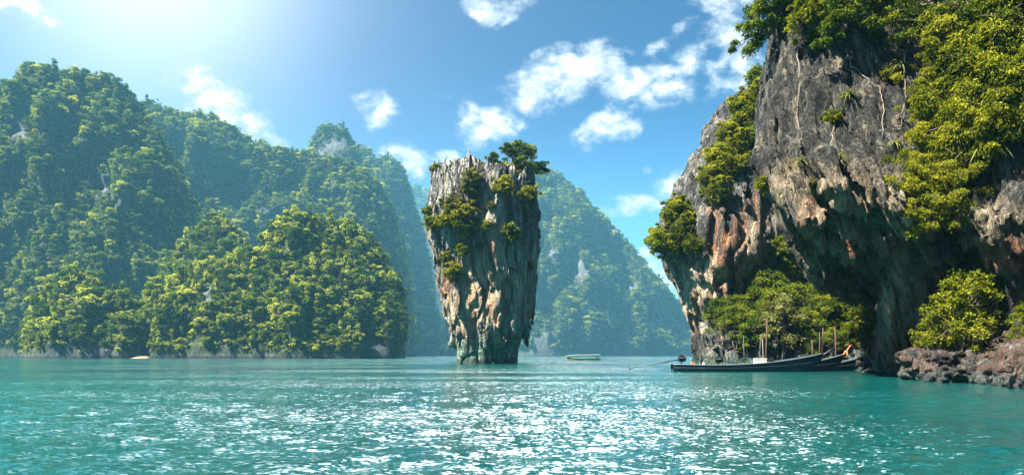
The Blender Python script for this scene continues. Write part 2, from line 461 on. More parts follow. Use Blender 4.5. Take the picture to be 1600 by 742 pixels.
def leaf_mat(name, lo, mid, hi, trans=.38, gloss=.06, rnd=.35):
    """leaves: colour from each leaf's own tone attribute, lightly different from plant to plant, light passes through"""
    m, t, out = mat(name)
    oi = t.new('ShaderNodeObjectInfo').outputs['Random']
    tone = t.math('ADD', t.attr('tone'), t.math('MULTIPLY', t.math('SUBTRACT', oi, .5), rnd))
    col = t.ramp(tone, [(.08, lo), (.5, mid), (.95, hi)])
    d = t.new('ShaderNodeBsdfDiffuse'); t.l.new(col, d.inputs[0])
    tr = t.new('ShaderNodeBsdfTranslucent'); t.l.new(t.mix(1.0, col, (1.25, 1.15, .5), 'MULTIPLY'), tr.inputs[0])
    mx = t.new('ShaderNodeMixShader'); mx.inputs[0].default_value = trans; t.l.new(d.outputs[0], mx.inputs[1]); t.l.new(tr.outputs[0], mx.inputs[2])
    if not gloss:
        t.l.new(mx.outputs[0], out.inputs['Surface']); return m
    g = t.new('ShaderNodeBsdfGlossy'); g.inputs['Roughness'].default_value = .42; g.inputs[0].default_value = (1, 1, 1, 1)
    m2 = t.new('ShaderNodeMixShader'); m2.inputs[0].default_value = gloss; t.l.new(mx.outputs[0], m2.inputs[1]); t.l.new(g.outputs[0], m2.inputs[2])
    t.l.new(m2.outputs[0], out.inputs['Surface'])
    return m

M = {}
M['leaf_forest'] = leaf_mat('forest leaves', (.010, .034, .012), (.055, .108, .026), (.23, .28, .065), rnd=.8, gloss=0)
M['leaf_lit'] = leaf_mat('sunlit forest leaves', (.020, .055, .010), (.155, .210, .028), (.46, .47, .09), rnd=.8, gloss=0)  # lighter copy of the forest leaves: sunlight on the shore hills put in colour
M['leaf_yellow'] = leaf_mat('yellow green leaves', (.03, .055, .006), (.15, .175, .012), (.36, .35, .035), trans=.45, gloss=0)
M['leaf_green'] = leaf_mat('green leaves', (.022, .055, .008), (.105, .150, .016), (.26, .28, .032), trans=.45, gloss=0)
M['leaf_dark'] = leaf_mat('dark green leaves', (.012, .034, .010), (.035, .075, .018), (.09, .13, .028), gloss=0)
M['leaf_dry'] = leaf_mat('pale olive leaves', (.06, .07, .015), (.15, .165, .05), (.28, .28, .10), gloss=0)
M['bark'] = plain('bark', (.10, .075, .05), .9, var=.5, scale=4)
M['bark_pale'] = plain('pale bark', (.24, .20, .15), .9, var=.4, scale=4)
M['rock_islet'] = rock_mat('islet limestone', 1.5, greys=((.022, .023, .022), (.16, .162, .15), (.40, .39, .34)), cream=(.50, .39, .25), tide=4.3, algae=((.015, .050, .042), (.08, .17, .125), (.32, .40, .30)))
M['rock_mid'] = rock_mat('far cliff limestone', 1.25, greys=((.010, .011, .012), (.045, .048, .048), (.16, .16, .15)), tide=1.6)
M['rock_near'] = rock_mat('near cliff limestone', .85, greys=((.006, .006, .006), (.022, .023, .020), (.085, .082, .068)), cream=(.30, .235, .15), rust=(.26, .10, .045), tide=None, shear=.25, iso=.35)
M['rock_shore'] = rock_mat('shore rock', .5, greys=((.008, .008, .008), (.030, .028, .026), (.13, .125, .115)), rust=(.058, .028, .017), cream=(.13, .08, .045), tide=.6, algae=((.010, .014, .016), (.035, .042, .042), (.12, .13, .12)))

def hill_mat():
    m, t, out = mat('wooded limestone slope')
    b = t.new('ShaderNodeBsdfPrincipled'); b.inputs['Roughness'].default_value = .95
    pos = t.new('ShaderNodeNewGeometry').outputs['Position']
    rk = t.ramp(t.noise(t.scaled(pos, (1, 1, .22)), .22, 6, .7), [(.36, (.02, .024, .027)), (.5, (.045, .052, .055)), (.64, (.085, .09, .088))])
    gr = t.ramp(t.noise(pos, .3, 5, .6), [(.35, (.012, .022, .008)), (.65, (.03, .05, .014))])
    a = t.attr('bare')
    col = t.mix(t.maprange(t.math('ADD', a, t.math('MULTIPLY', t.math('SUBTRACT', t.noise(pos, .16, 5, .7), .5), 1.1)), .35, .6, smooth=True), gr, rk)
    sz = t.new('ShaderNodeSeparateXYZ'); t.l.new(pos, sz.inputs[0])
    wet = t.maprange(t.math('ADD', sz.outputs[2], t.math('MULTIPLY', t.math('SUBTRACT', t.noise(pos, .5, 4, .6), .5), 1.5)), .9, 1.7, 1.0, 0.0, smooth=True)
    col = t.mix(wet, col, (.012, .015, .013))       # dark tidal notch
    t.l.new(col, b.inputs['Base Color'])
    bp = t.new('ShaderNodeBump'); bp.inputs['Strength'].default_value = 1.0; bp.inputs['Distance'].default_value = 2.0
    t.l.new(t.noise(t.scaled(pos, (1, 1, .3)), .25, 7, .7), bp.inputs['Height']); t.l.new(bp.outputs[0], b.inputs['Normal'])
    t.l.new(b.outputs[0], out.inputs['Surface'])
    return m
M['hill'] = hill_mat()

def water_mat():
    m, t, out = mat('sea water')
    b = t.new('ShaderNodeBsdfPrincipled')
    pos = t.new('ShaderNodeNewGeometry').outputs['Position']
    big = t.noise(t.scaled(pos, (1, .5, 1)), .035, 3, .5)
    col = t.ramp(big, [(.35, (.001, .030, .033)), (.65, (.002, .058, .052))])
    t.l.new(col, b.inputs['Base Color'])
    b.inputs['Roughness'].default_value = .11; b.inputs['IOR'].default_value = 1.333
    def slopes(sc, det, amp):
        n = t.new('ShaderNodeTexNoise'); t.l.new(t.scaled(pos, (.75, 1.25, 1)), n.inputs['Vector']); n.inputs['Scale'].default_value = sc; n.inputs['Detail'].default_value = det
        n.inputs['Roughness'].default_value = .5; n.inputs['Distortion'].default_value = .35
        v = t.vmath('SCALE', t.vmath('SUBTRACT', n.outputs['Color'], (.5, .5, .5)).outputs[0]); v.inputs['Scale'].default_value = amp
        return v.outputs[0]
    v = t.vmath('ADD', slopes(13, 3, 1.75), slopes(4.2, 2, .95)).outputs[0]
    gust = t.maprange(t.noise(t.scaled(pos, (.35, 1, 1)), .09, 4, .55), .36, .64, .45, 1.25, smooth=True)      # cat's-paws: rougher and calmer streaks
    vg = t.vmath('SCALE', v); t.set(vg.inputs['Scale'], gust)
    v = t.vmath('MULTIPLY', vg.outputs[0], (.85, 1.0, 0)).outputs[0]
    nn = t.vmath('NORMALIZE', t.vmath('ADD', t.new('ShaderNodeNewGeometry').outputs['Normal'], v).outputs[0]).outputs[0]
    t.l.new(nn, b.inputs['Normal'])
    t.l.new(b.outputs[0], out.inputs['Surface'])
    return m
M['water'] = water_mat()
M['sand'] = plain('pale sand', (.15, .125, .075), .95, var=.2, scale=.6)
# ------------------------------------------------------------------ the sea: one sheet, its near part a real wave surface
def build_water():
    rng = np.random.default_rng(5)
    ys = np.concatenate([-60 + np.arange(0, 64, 8.0), np.geomspace(4.2, 160, 520), np.geomspace(165, 3190, 70)])
    us = np.sign(np.linspace(-1, 1, 521)) * np.abs(np.linspace(-1, 1, 521)) ** 1.15 * 1.15
    Yg, Ug = np.meshgrid(ys, us, indexing='ij')
    halfw = np.maximum(np.abs(Yg), 30) + 4
    X = Ug * halfw * .86; X = np.where(np.abs(Ug) > 1.14, np.sign(Ug) * 2800, X)
    Z = np.zeros_like(X)
    for k in range(34):
        lam = 0.24 * 1.075 ** k * rng.uniform(.85, 1.15); th = rng.normal(0.35, 0.9)
        kx, ky = math.sin(th) * 2 * math.pi / lam, -math.cos(th) * 2 * math.pi / lam
        res = np.maximum(halfw * .0045, np.gradient(ys)[:, None])
        fade = np.clip(1.6 - 5 * res / lam, 0, 1)
        Z += lam * .013 * min(1, (.9 / lam)) ** 1.3 * fade * np.sin(kx * X + ky * Yg + rng.uniform(0, 6.28) + 1.2 * vnoise(X / lam * .16, Yg / lam * .16, X * 0, k))
    gust = 0.75 + .5 * fbm(X / 14, Yg / 9, X * 0, 3, 77)
    Z *= gust
    V = np.stack([X, Yg, Z], -1).reshape(-1, 3)
    n0, n1 = Yg.shape
    i = np.arange((n0 - 1) * n1).reshape(n0 - 1, n1)[:, :-1].ravel()
    Fq = np.stack([i, i + 1, i + n1 + 1, i + n1], 1)
    o = link('sea_water', mesh_np('sea_water', V, Fq, [M['water']], True))
    tag(o, 'turquoise rippled sea filling the bay in front of the cliffs', 'water', kind='structure')
build_water()

# ------------------------------------------------------------------ leaves, crowns, plants
def leaf_quads(C, D, L, rng, width=.45, up_bias=.7):
    """one folded four-cornered leaf per centre C, pointing along D"""
    n = len(C)
    D = D / (np.linalg.norm(D, axis=1, keepdims=True) + 1e-9)
    up = rng.normal(0, .55, (n, 3)); up[:, 2] += up_bias
    S = np.cross(D, up); S /= (np.linalg.norm(S, axis=1, keepdims=True) + 1e-9)
    Nn = np.cross(S, D)
    L = np.asarray(L).reshape(-1, 1) * np.ones((n, 1))
    V = np.stack([C - D * L * .5, C + S * L * width * .5 + Nn * L * .10, C + D * L * .5 - Nn * L * .08, C - S * L * width * .5 + Nn * L * .10], 1)
    return V.reshape(-1, 3), np.arange(4 * n).reshape(n, 4)

def tube_np(pts, rad, n=5):
    mb = MB(); mb.tube(pts, rad, n); return mb.v, mb.f

def curve_pts(a, b, bow, rng, n=5, jit=.06):
    a, b = np.asarray(a, float), np.asarray(b, float); L = np.linalg.norm(b - a)
    out = []
    for i in range(n + 1):
        t = i / n
        p = a * (1 - t) + b * t; p[2] += bow * L * math.sin(math.pi * t)
        if 0 < i < n: p += rng.normal(0, jit * L / 2, 3)
        out.append(p)
    return out

def crown_leaves(rng, pads, nleaf, leaf, flat=.55, droop=.25, shell=.55, width=.45):
    """pads: (centre, radius). Leaves sit on the upper shell of each pad, so light catches the tops and gaps stay open between pads"""
    CV, CF, CT = [], [], []; off = 0
    for c, r in pads:
        n = max(6, int(nleaf * rng.uniform(.7, 1.3)))
        d = rng.normal(0, 1, (n, 3)); d /= np.linalg.norm(d, axis=1, keepdims=True)
        d[:, 2] = np.where(rng.random(n) < .62, np.abs(d[:, 2]), d[:, 2])
        rad = r * (shell + (1.12 - shell) * rng.random(n) ** .6)
        P = np.asarray(c) + d * rad[:, None] * np.array([1, 1, flat])
        D = d * np.array([1, 1, .35]) + rng.normal(0, .45, (n, 3)); D[:, 2] -= droop
        V, Fq = leaf_quads(P, D, leaf * rng.uniform(.65, 1.3, n), rng, width)
        CV.append(V); CF.append(Fq + off); off += len(V)
        CT.append(np.clip(rng.normal(.46 + rng.normal(0, .18), .20, n), 0, 1))
    return np.concatenate(CV), np.concatenate(CF), np.concatenate(CT)

def forest_tree_mesh(seed, h=9.0, r=4.2, form='round', leafm='leaf_forest'):
    rng = np.random.default_rng(seed)
    pads = []
    n = {'round': 17, 'tall': 15, 'flat': 13, 'open': 11, 'palm': 0, 'bush': 12}[form]
    for k in range(n):
        a = rng.uniform(0, 6.283); q = math.sqrt(rng.random()) * r * .82
        z = {'round': h * .62 + (1 - (q / r) ** 2) * h * .28, 'tall': h * rng.uniform(.3, .95), 'flat': h * .84, 'open': h * rng.uniform(.5, .95), 'palm': 0, 'bush': h * .35 + (1 - (q / r) ** 2) * h * .4}[form]
        if form == 'tall': q *= .75 * (1.15 - z / h)
        pads.append(((q * math.cos(a), q * math.sin(a), z + rng.normal(0, .5)), r * rng.uniform(.24, .44) * (.8 if form in ('open', 'flat') else 1)))
    if form in ('round', 'bush'):
        for k in range(7):
            a = rng.uniform(0, 6.283); pads.append((((r * .8) * math.cos(a), (r * .8) * math.sin(a), h * rng.uniform(.25, .55)), r * rng.uniform(.22, .36)))
    mb = MB()
    if form == 'palm':
        top = np.array([rng.normal(0, .5), rng.normal(0, .5), h]); C = []; D = []; Ls = []
        for k in range(15):
            a = rng.uniform(0, 6.283); e = rng.uniform(-.3, .9)
            for i in range(5):
                t_ = (i + .5) / 5; p = top + np.array([math.cos(a) * t_ * r, math.sin(a) * t_ * r, r * (e * t_ - .75 * t_ * t_)])
                C.append(p); D.append([math.cos(a), math.sin(a), e - 1.5 * t_]); Ls.append(r * .30)
        V, Fq = leaf_quads(np.array(C), np.array(D, float), np.array(Ls), rng, .55); T = np.clip(rng.normal(.45, .15, len(C)), 0, 1)
    else:
        V, Fq, T = crown_leaves(rng, pads, 30, .95, flat={'flat': .45, 'tall': .8}.get(form, .7), droop=.2, width=.7)
    mb.tube(curve_pts((0, 0, -2.5), (rng.normal(0, .3), rng.normal(0, .3), h * (.98 if form == 'palm' else .66)), 0, rng), [.32, .28, .25, .22, .18, .14], 6)
    for c, _ in pads[:8]:
        mb.tube(curve_pts((0, 0, h * rng.uniform(.3, .5)), c, .05, rng, 3), [.13, .11, .08, .05], 4)
    tv, tf = np.array(mb.v), mb.f
    f4 = np.array([f for f in tf if len(f) == 4]); fn = [np.array([f]) for f in tf if len(f) != 4]
    nv = len(V)
    faces = [Fq, f4 + nv] + [f + nv for f in fn]
    nf_ = len(f4) + len(fn)
    return mesh_np('forest_tree', np.concatenate([V, tv]), faces, [M[leafm], M['bark']], False,
                   np.r_[np.zeros(len(Fq)), np.ones(nf_)], {'tone': ('FACE', np.r_[T, np.zeros(nf_)])})
FORMS = [(9, 4.2, 'round'), (8, 4.6, 'round'), (12, 3.6, 'tall'), (6, 3.8, 'bush'), (9.5, 5.0, 'flat'), (10, 4.4, 'open'), (11, 3.2, 'tall'), (10, 3.0, 'palm'), (7.5, 4.8, 'bush'), (8.5, 4.0, 'open')]
FOREST = [forest_tree_mesh(900 + k, h, r, f, m) for m in ('leaf_forest', 'leaf_lit') for k, (h, r, f) in enumerate(FORMS)]

# ------------------------------------------------------------------ hills
ALL_TREES = {}
def interp_smooth(xs, pts, k=5):
    p = np.array(pts, float); y = np.interp(xs, p[:, 0], p[:, 1])
    ker = np.hanning(k + 2)[1:-1]; ker /= ker.sum()
    return np.convolve(np.pad(y, k // 2, mode='edge'), ker, 'valid')[:len(xs)]

def hill(name, label, sil, ys, yr, seed, amp=9.0, gam=.8, bare=(), spacing=4.4, treeh=6.5, cliff=3.5, bareness=0.0, tscale=1.0, bright=.08, step=3.0, gully=34.0):
    rng = np.random.default_rng(seed); K = max(1.0, ys / 440); amp = amp * K; gully = gully * K; cliff = cliff * K
    px = np.arange(sil[0][0], sil[-1][0] + .1, step)
    py = interp_smooth(px, sil)
    Zr = np.maximum(CAMZ + (HZ - py) / FPX * yr - treeh, -2.0)
    t = np.r_[np.linspace(0, 1, 100), np.linspace(1.03, 1.9, 18)]
    PX, T = np.meshgrid(px, t, indexing='ij')
    ZR = Zr[:, None]
    span = np.clip(ZR / max(Zr.max(), 1), .15, 1) ** .5
    yref = yr
    Y = yref - (yr - ys) * (1 - T) * np.where(T < 1, span, 1)
    g = np.where(T <= 1, np.clip(T, 0, 1) ** gam, np.cos(np.clip(T - 1, 0, 1) * math.pi / 2) ** .7)
    Z = ZR * g + np.minimum(cliff, np.maximum(ZR, 0)) * sstep(0, .03, T) * (1 - T.clip(0, 1)) - 1.0 * (1 - sstep(0, .02, T))
    X = (PX - 800) / FPX * Y
    fade = sstep(0, .08, T) * (1 - .75 * sstep(.82, 1.0, T))
    n = ridged(X / gully + 3, Y / gully, Z / gully * .45, 3, seed) - .35 + .6 * fbm(X / (16 * K), Y / (16 * K), Z / (24 * K), 3, seed + 9)
    Y = Y - amp * n * fade * np.clip(ZR / (45 * K), .25, 1)
    Z = Z + 1.6 * fbm(X / 9, Y / 9, Z / 9, 2, seed + 4) * sstep(.03, .1, T)
    n0, n1 = X.shape
    V = np.stack([X, Y, Z], -1).reshape(-1, 3)
    i = (np.arange(n0 - 1)[:, None] * n1 + np.arange(n1 - 1)).ravel()
    Fq = np.stack([i, i + n1, i + n1 + 1, i + 1], 1)
    # bare rock: the band at the waterline, cliff patches, and some noise
    vpx = 800 + FPX * V[:, 0] / V[:, 1]; vpy = HZ - FPX * (V[:, 2] - CAMZ) / V[:, 1]
    B = sstep(4.0, 1.0, V[:, 2]) * .8
    for (cx, cy, rx, ry) in bare: B = np.maximum(B, np.clip(1.25 - np.sqrt(((vpx - cx) / rx) ** 2 + ((vpy - cy) / ry) ** 2), 0, 1))
    B = np.maximum(B, sstep(.5, .8, fbm(V[:, 0] / (20 * K), V[:, 1] / (20 * K), V[:, 2] / (45 * K), 3, seed + 21) + bareness))
    o = link(name, mesh_np(name, V, Fq, [M['hill']], True, None, {'bare': ('POINT', B)}))
    tag(o, label, 'hill', kind='structure')
    # tree positions
    tri = np.concatenate([Fq[:, [0, 1, 2]], Fq[:, [0, 2, 3]]])
    tt = T.ravel()[tri].mean(1)
    nn = np.cross(V[tri[:, 1]] - V[tri[:, 0]], V[tri[:, 2]] - V[tri[:, 0]])
    area = np.linalg.norm(nn, axis=1) / 2
    ok = (tt < 1.12) & (V[tri][:, :, 2].min(1) > .5)
    area = np.where(ok, area, 0)
    cnt = int(area.sum() / (spacing * .69) ** 2)
    pick = rng.choice(len(tri), cnt, p=area / area.sum())
    b = rng.dirichlet((1, 1, 1), cnt)
    P = (V[tri[pick]] * b[:, :, None]).sum(1)
    bb = (B[tri[pick]] * b).sum(1)
    keep = bb + rng.normal(0, .18, cnt) < .55
    P = P[keep]
    sc = np.clip(rng.lognormal(-.25, .38, len(P)), .34, 1.75) * np.clip(.55 + P[:, 2] / 25, .5, 1) * tscale * .67
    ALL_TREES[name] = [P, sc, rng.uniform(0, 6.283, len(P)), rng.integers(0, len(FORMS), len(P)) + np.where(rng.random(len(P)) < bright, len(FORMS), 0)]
    return o

hill('far_hill', 'palest most distant wooded hill in the gap between the two hill ranges', [(560, 556), (600, 380), (630, 300), (650, 292), (672, 300), (695, 350), (715, 420), (740, 500), (760, 556)], 2800, 3000, 31, spacing=18, treeh=12, tscale=3.2)
hill('conical_hill', 'steep conical wooded hill behind and right of the rock islet', [(640, 556), (680, 520), (720, 420), (760, 340), (790, 290), (815, 266), (835, 256), (855, 260), (872, 268), (898, 294), (918, 314), (940, 338), (962, 360), (982, 380), (1005, 410), (1030, 440), (1050, 462), (1070, 480), (1086, 500), (1096, 530), (1110, 556)],
     1500, 1670, 32, amp=22, bare=[(905, 425, 24, 26), (990, 450, 12, 16), (860, 398, 14, 16), (852, 535, 26, 26), (940, 455, 8, 10)], spacing=7.4, treeh=9, tscale=1.8)
hill('back_ridge', 'hazy wooded ridge ending in a steep flank left of the rock islet', [(540, 240), (560, 226), (575, 232), (590, 248), (604, 244), (620, 250), (632, 266), (642, 302), (652, 330), (665, 380), (678, 450), (688, 520), (697, 556)],
     1350, 1500, 33, amp=10, bare=[(632, 470, 8, 40)], spacing=7, treeh=9, tscale=1.7)
hill('rounded_peak', 'rounded bluish peak standing up behind the left ridge', [(440, 290), (470, 262), (482, 236), (490, 212), (502, 199), (520, 194), (538, 197), (548, 210), (558, 236), (568, 262), (580, 300)], 1150, 1270, 34, amp=8, bare=[(520, 235, 40, 26)], spacing=5.8, treeh=7, tscale=1.4)
hill('long_ridge', 'long wooded ridge sloping down from the left mountain', [(180, 160), (215, 168), (232, 157), (262, 164), (285, 178), (312, 180), (345, 186), (370, 202), (400, 222), (432, 232), (462, 236), (500, 246), (540, 256), (575, 268), (596, 292), (612, 330), (628, 380), (640, 450), (650, 556)],
     880, 1010, 35, amp=22, gully=40.0, spacing=5.2, tscale=1.3, bare=[(610, 420, 8, 40)])
hill('left_mountain', 'broad domed jungle mountain filling the left of the bay', [(-620, 556), (-560, 420), (-480, 330), (-380, 270), (-260, 240), (-180, 215), (-120, 190), (-60, 150), (-20, 134), (5, 120), (30, 106), (62, 99), (90, 104), (125, 107), (160, 116), (186, 126), (204, 142), (222, 166), (246, 200), (275, 250), (300, 310), (330, 390), (350, 470), (370, 556)],
     600, 700, 36, tscale=1.15, amp=24, gully=40.0, bare=[(95, 195, 42, 16), (25, 210, 22, 40), (162, 295, 22, 32), (195, 330, 18, 20)], spacing=4.8)
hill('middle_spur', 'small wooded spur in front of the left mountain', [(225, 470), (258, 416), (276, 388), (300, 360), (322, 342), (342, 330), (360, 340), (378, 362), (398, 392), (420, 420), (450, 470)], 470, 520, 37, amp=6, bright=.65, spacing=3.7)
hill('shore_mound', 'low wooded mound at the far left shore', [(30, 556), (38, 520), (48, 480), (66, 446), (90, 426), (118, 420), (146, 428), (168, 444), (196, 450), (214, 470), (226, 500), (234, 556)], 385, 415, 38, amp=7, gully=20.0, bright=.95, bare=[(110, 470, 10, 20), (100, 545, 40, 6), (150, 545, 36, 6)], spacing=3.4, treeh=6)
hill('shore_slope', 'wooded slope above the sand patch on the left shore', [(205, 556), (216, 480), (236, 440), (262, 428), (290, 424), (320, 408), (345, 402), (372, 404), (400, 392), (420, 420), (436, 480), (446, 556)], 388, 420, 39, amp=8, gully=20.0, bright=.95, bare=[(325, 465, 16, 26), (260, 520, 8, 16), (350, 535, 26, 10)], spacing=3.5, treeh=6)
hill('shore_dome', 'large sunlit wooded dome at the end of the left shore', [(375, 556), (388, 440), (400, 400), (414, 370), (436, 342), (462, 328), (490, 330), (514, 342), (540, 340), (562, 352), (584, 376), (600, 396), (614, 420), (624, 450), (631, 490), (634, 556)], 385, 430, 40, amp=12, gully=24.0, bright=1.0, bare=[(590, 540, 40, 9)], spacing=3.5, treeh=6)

def beach():
    rng = np.random.default_rng(3)
    xs = np.linspace(-1, 1, 24); ts = np.linspace(0, 1, 10)
    Xg, Tg = np.meshgrid(xs, ts, indexing='ij')
    cx, cy, _ = at(210, 556, 384)
    V = np.stack([cx + Xg * 4.2, cy + 1.0 - 1.5 * (1 - Xg ** 2) + Tg * 8, -.25 + Tg * 1.6 * (1 - .5 * Xg ** 2) + .12 * rng.normal(0, 1, Xg.shape)], -1).reshape(-1, 3)
    i = (np.arange(23)[:, None] * 10 + np.arange(9)).ravel()
    o = link('beach', mesh_np('beach', V, np.stack([i, i + 10, i + 11, i + 1], 1), [M['sand']], True))
    tag(o, 'tiny pale sand beach at the foot of the left shore woods', 'beach', kind='structure')
beach()

# the 300 trees that show largest stand along the front of the left shore: each an object of its own; the rest is forest
proto_objs = []
def single_trees():
    per = {'shore_dome': ('leafy jungle tree among many alike on the sunlit dome at the shore end', 'trees on the sunlit shore dome', 140),
           'shore_slope': ('leafy jungle tree among many alike on the slope above the small beach', 'trees on the slope above the beach', 80),
           'shore_mound': ('leafy jungle tree among many alike on the low mound at far left shore', 'trees on the far left shore mound', 80)}
    for name, (lab, grp, n) in per.items():
        P, sc, rz, ix = ALL_TREES[name]
        order = np.argsort(P[:, 1] - 6 * sc)[:n]
        for k in order:
            o = link('forest_tree', FOREST[ix[k]])
            o.location = P[k]; o.rotation_euler = (0, 0, rz[k]); s = float(sc[k]); o.scale = (s, s, s)
            tag(o, lab, 'tree', grp)
            if len(proto_objs) <= ix[k] or True:
                if not any(q.data is o.data for q in proto_objs): proto_objs.append(o)
        keep = np.ones(len(P), bool); keep[order] = False
        ALL_TREES[name] = [q[keep] for q in ALL_TREES[name]]
single_trees()

def forest_nodes():
    g = bpy.data.node_groups.new('forest', 'GeometryNodeTree')
    g.interface.new_socket('Geometry', in_out='INPUT', socket_type='NodeSocketGeometry')
    g.interface.new_socket('Geometry', in_out='OUTPUT', socket_type='NodeSocketGeometry')
    N = g.nodes; L = g.links
    gi, go = N.new('NodeGroupInput'), N.new('NodeGroupOutput')
    iop = N.new('GeometryNodeInstanceOnPoints'); iop.inputs['Pick Instance'].default_value = True
    join = N.new('GeometryNodeJoinGeometry')
    for p in sorted(proto_objs, key=lambda o: FOREST.index(o.data), reverse=True):
        oi = N.new('GeometryNodeObjectInfo'); oi.transform_space = 'ORIGINAL'; oi.inputs['Object'].default_value = p; oi.inputs['As Instance'].default_value = True
        L.new(oi.outputs['Geometry'], join.inputs[0])
    def at_(nm, dt):
        a = N.new('GeometryNodeInputNamedAttribute'); a.data_type = dt; a.inputs['Name'].default_value = nm; return a.outputs['Attribute']
    L.new(gi.outputs[0], iop.inputs['Points']); L.new(join.outputs[0], iop.inputs['Instance'])
    L.new(at_('pick', 'INT'), iop.inputs['Instance Index'])
    cx = N.new('ShaderNodeCombineXYZ'); L.new(at_('turn', 'FLOAT'), cx.inputs[2])
    L.new(cx.outputs[0], iop.inputs['Rotation'])
    L.new(at_('size', 'FLOAT'), iop.inputs['Scale'])
    L.new(iop.outputs[0], go.inputs[0])
    return g
FG = forest_nodes()
def forest():
    P, sc, rz, ix = (np.concatenate([v[k] for v in ALL_TREES.values()]) for k in range(4))
    me = bpy.data.meshes.new('forest'); me.vertices.add(len(P)); me.vertices.foreach_set('co', P.astype(np.float32).ravel())
    for nm, ty, arr in (('size', 'FLOAT', sc), ('turn', 'FLOAT', rz), ('pick', 'INT', ix)):
        a = me.attributes.new(nm, ty, 'POINT'); a.data.foreach_set('value', arr.astype(np.int32 if ty == 'INT' else np.float32))
    o = link('forest', me); md = o.modifiers.new('trees', 'NODES'); md.node_group = FG
    tag(o, 'dense jungle forest covering the hills round the bay', 'forest', kind='stuff')
    print('forest trees', len(P))
forest()

# ------------------------------------------------------------------ the air over the bay
def haze():
    mb = MB(); mb.box((0, 1590, 300), (5700, 3340, 604))
    m, t, out = mat('sea haze')
    v = t.new('ShaderNodeVolumePrincipled')
    v.inputs['Color'].default_value = (.20, .60, .85, 1); v.inputs['Density'].default_value = HAZE_DENSITY; v.inputs['Anisotropy'].default_value = .15
    t.l.new(v.outputs[0], out.inputs['Volume'])
    o = mb.build('haze', m); tag(o, 'thin bluish sea haze over the whole bay', 'haze', kind='stuff')
    o.visible_shadow = True
haze()
# ------------------------------------------------------------------ rock bodies, carved from a solid
class Rock:
    def __init__(s, lo, hi, vs):
        s.lo = np.array(lo, np.float32); s.vs = vs
        n = [int((hi[a] - lo[a]) / vs) + 1 for a in range(3)]
        s.ax = [lo[a] + vs * np.arange(n[a], dtype=np.float32) for a in range(3)]
        s.S = np.full(n, 9.0, np.float32)
    def grid(s):
        return np.meshgrid(*s.ax, indexing='ij', sparse=True)
    def capsule(s, a, b, ra, rb, k=.5):
        a, b = np.array(a, np.float32), np.array(b, np.float32); m = max(ra, rb) + k + .6
        sl = []
        for q in range(3):
            i0 = max(0, int((min(a[q], b[q]) - m - s.lo[q]) / s.vs)); i1 = min(s.S.shape[q], int((max(a[q], b[q]) + m - s.lo[q]) / s.vs) + 2)
            if i1 <= i0: return
            sl.append(slice(i0, i1))
        X, Y, Z = np.meshgrid(*[s.ax[q][sl[q]] for q in range(3)], indexing='ij', sparse=True)
        e = b - a; wx, wy, wz = X - a[0], Y - a[1], Z - a[2]
        t = np.clip((wx * e[0] + wy * e[1] + wz * e[2]) / (e @ e), 0, 1)
        d = np.sqrt((wx - t * e[0]) ** 2 + (wy - t * e[1]) ** 2 + (wz - t * e[2]) ** 2) - (ra + (rb - ra) * t)
        s.S[tuple(sl)] = smin(s.S[tuple(sl)], d, k)
    def chain(s, pts, rads, k=.5):
        for i in range(len(pts) - 1): s.capsule(pts[i], pts[i + 1], rads[i], rads[i + 1], k)
    def lump(s, c, r, k=.4):
        c = np.array(c, np.float32); m = max(r) + k + .5; sl = []
        for q in range(3):
            i0 = max(0, int((c[q] - m - s.lo[q]) / s.vs)); i1 = min(s.S.shape[q], int((c[q] + m - s.lo[q]) / s.vs) + 2)
            if i1 <= i0: return
            sl.append(slice(i0, i1))
        X, Y, Z = np.meshgrid(*[s.ax[q][sl[q]] for q in range(3)], indexing='ij', sparse=True)
        d = (np.sqrt(((X - c[0]) / r[0]) ** 2 + ((Y - c[1]) / r[1]) ** 2 + ((Z - c[2]) / r[2]) ** 2) - 1) * min(r)
        s.S[tuple(sl)] = smin(s.S[tuple(sl)], d, k)
    def displace(s, fn, band):
        I = np.argwhere(np.abs(s.S) < band)
        x, y, z = s.ax[0][I[:, 0]], s.ax[1][I[:, 1]], s.ax[2][I[:, 2]]
        s.S[I[:, 0], I[:, 1], I[:, 2]] += fn(x, y, z)
    def close(s):
        for a in range(3):
            q = [slice(None)] * 3
            for e in (0, -1): q[a] = e; s.S[tuple(q)] = np.maximum(s.S[tuple(q)], .01)
    def mesh(s): 
        s.close(); return surface_nets(s.S, s.lo, s.vs)

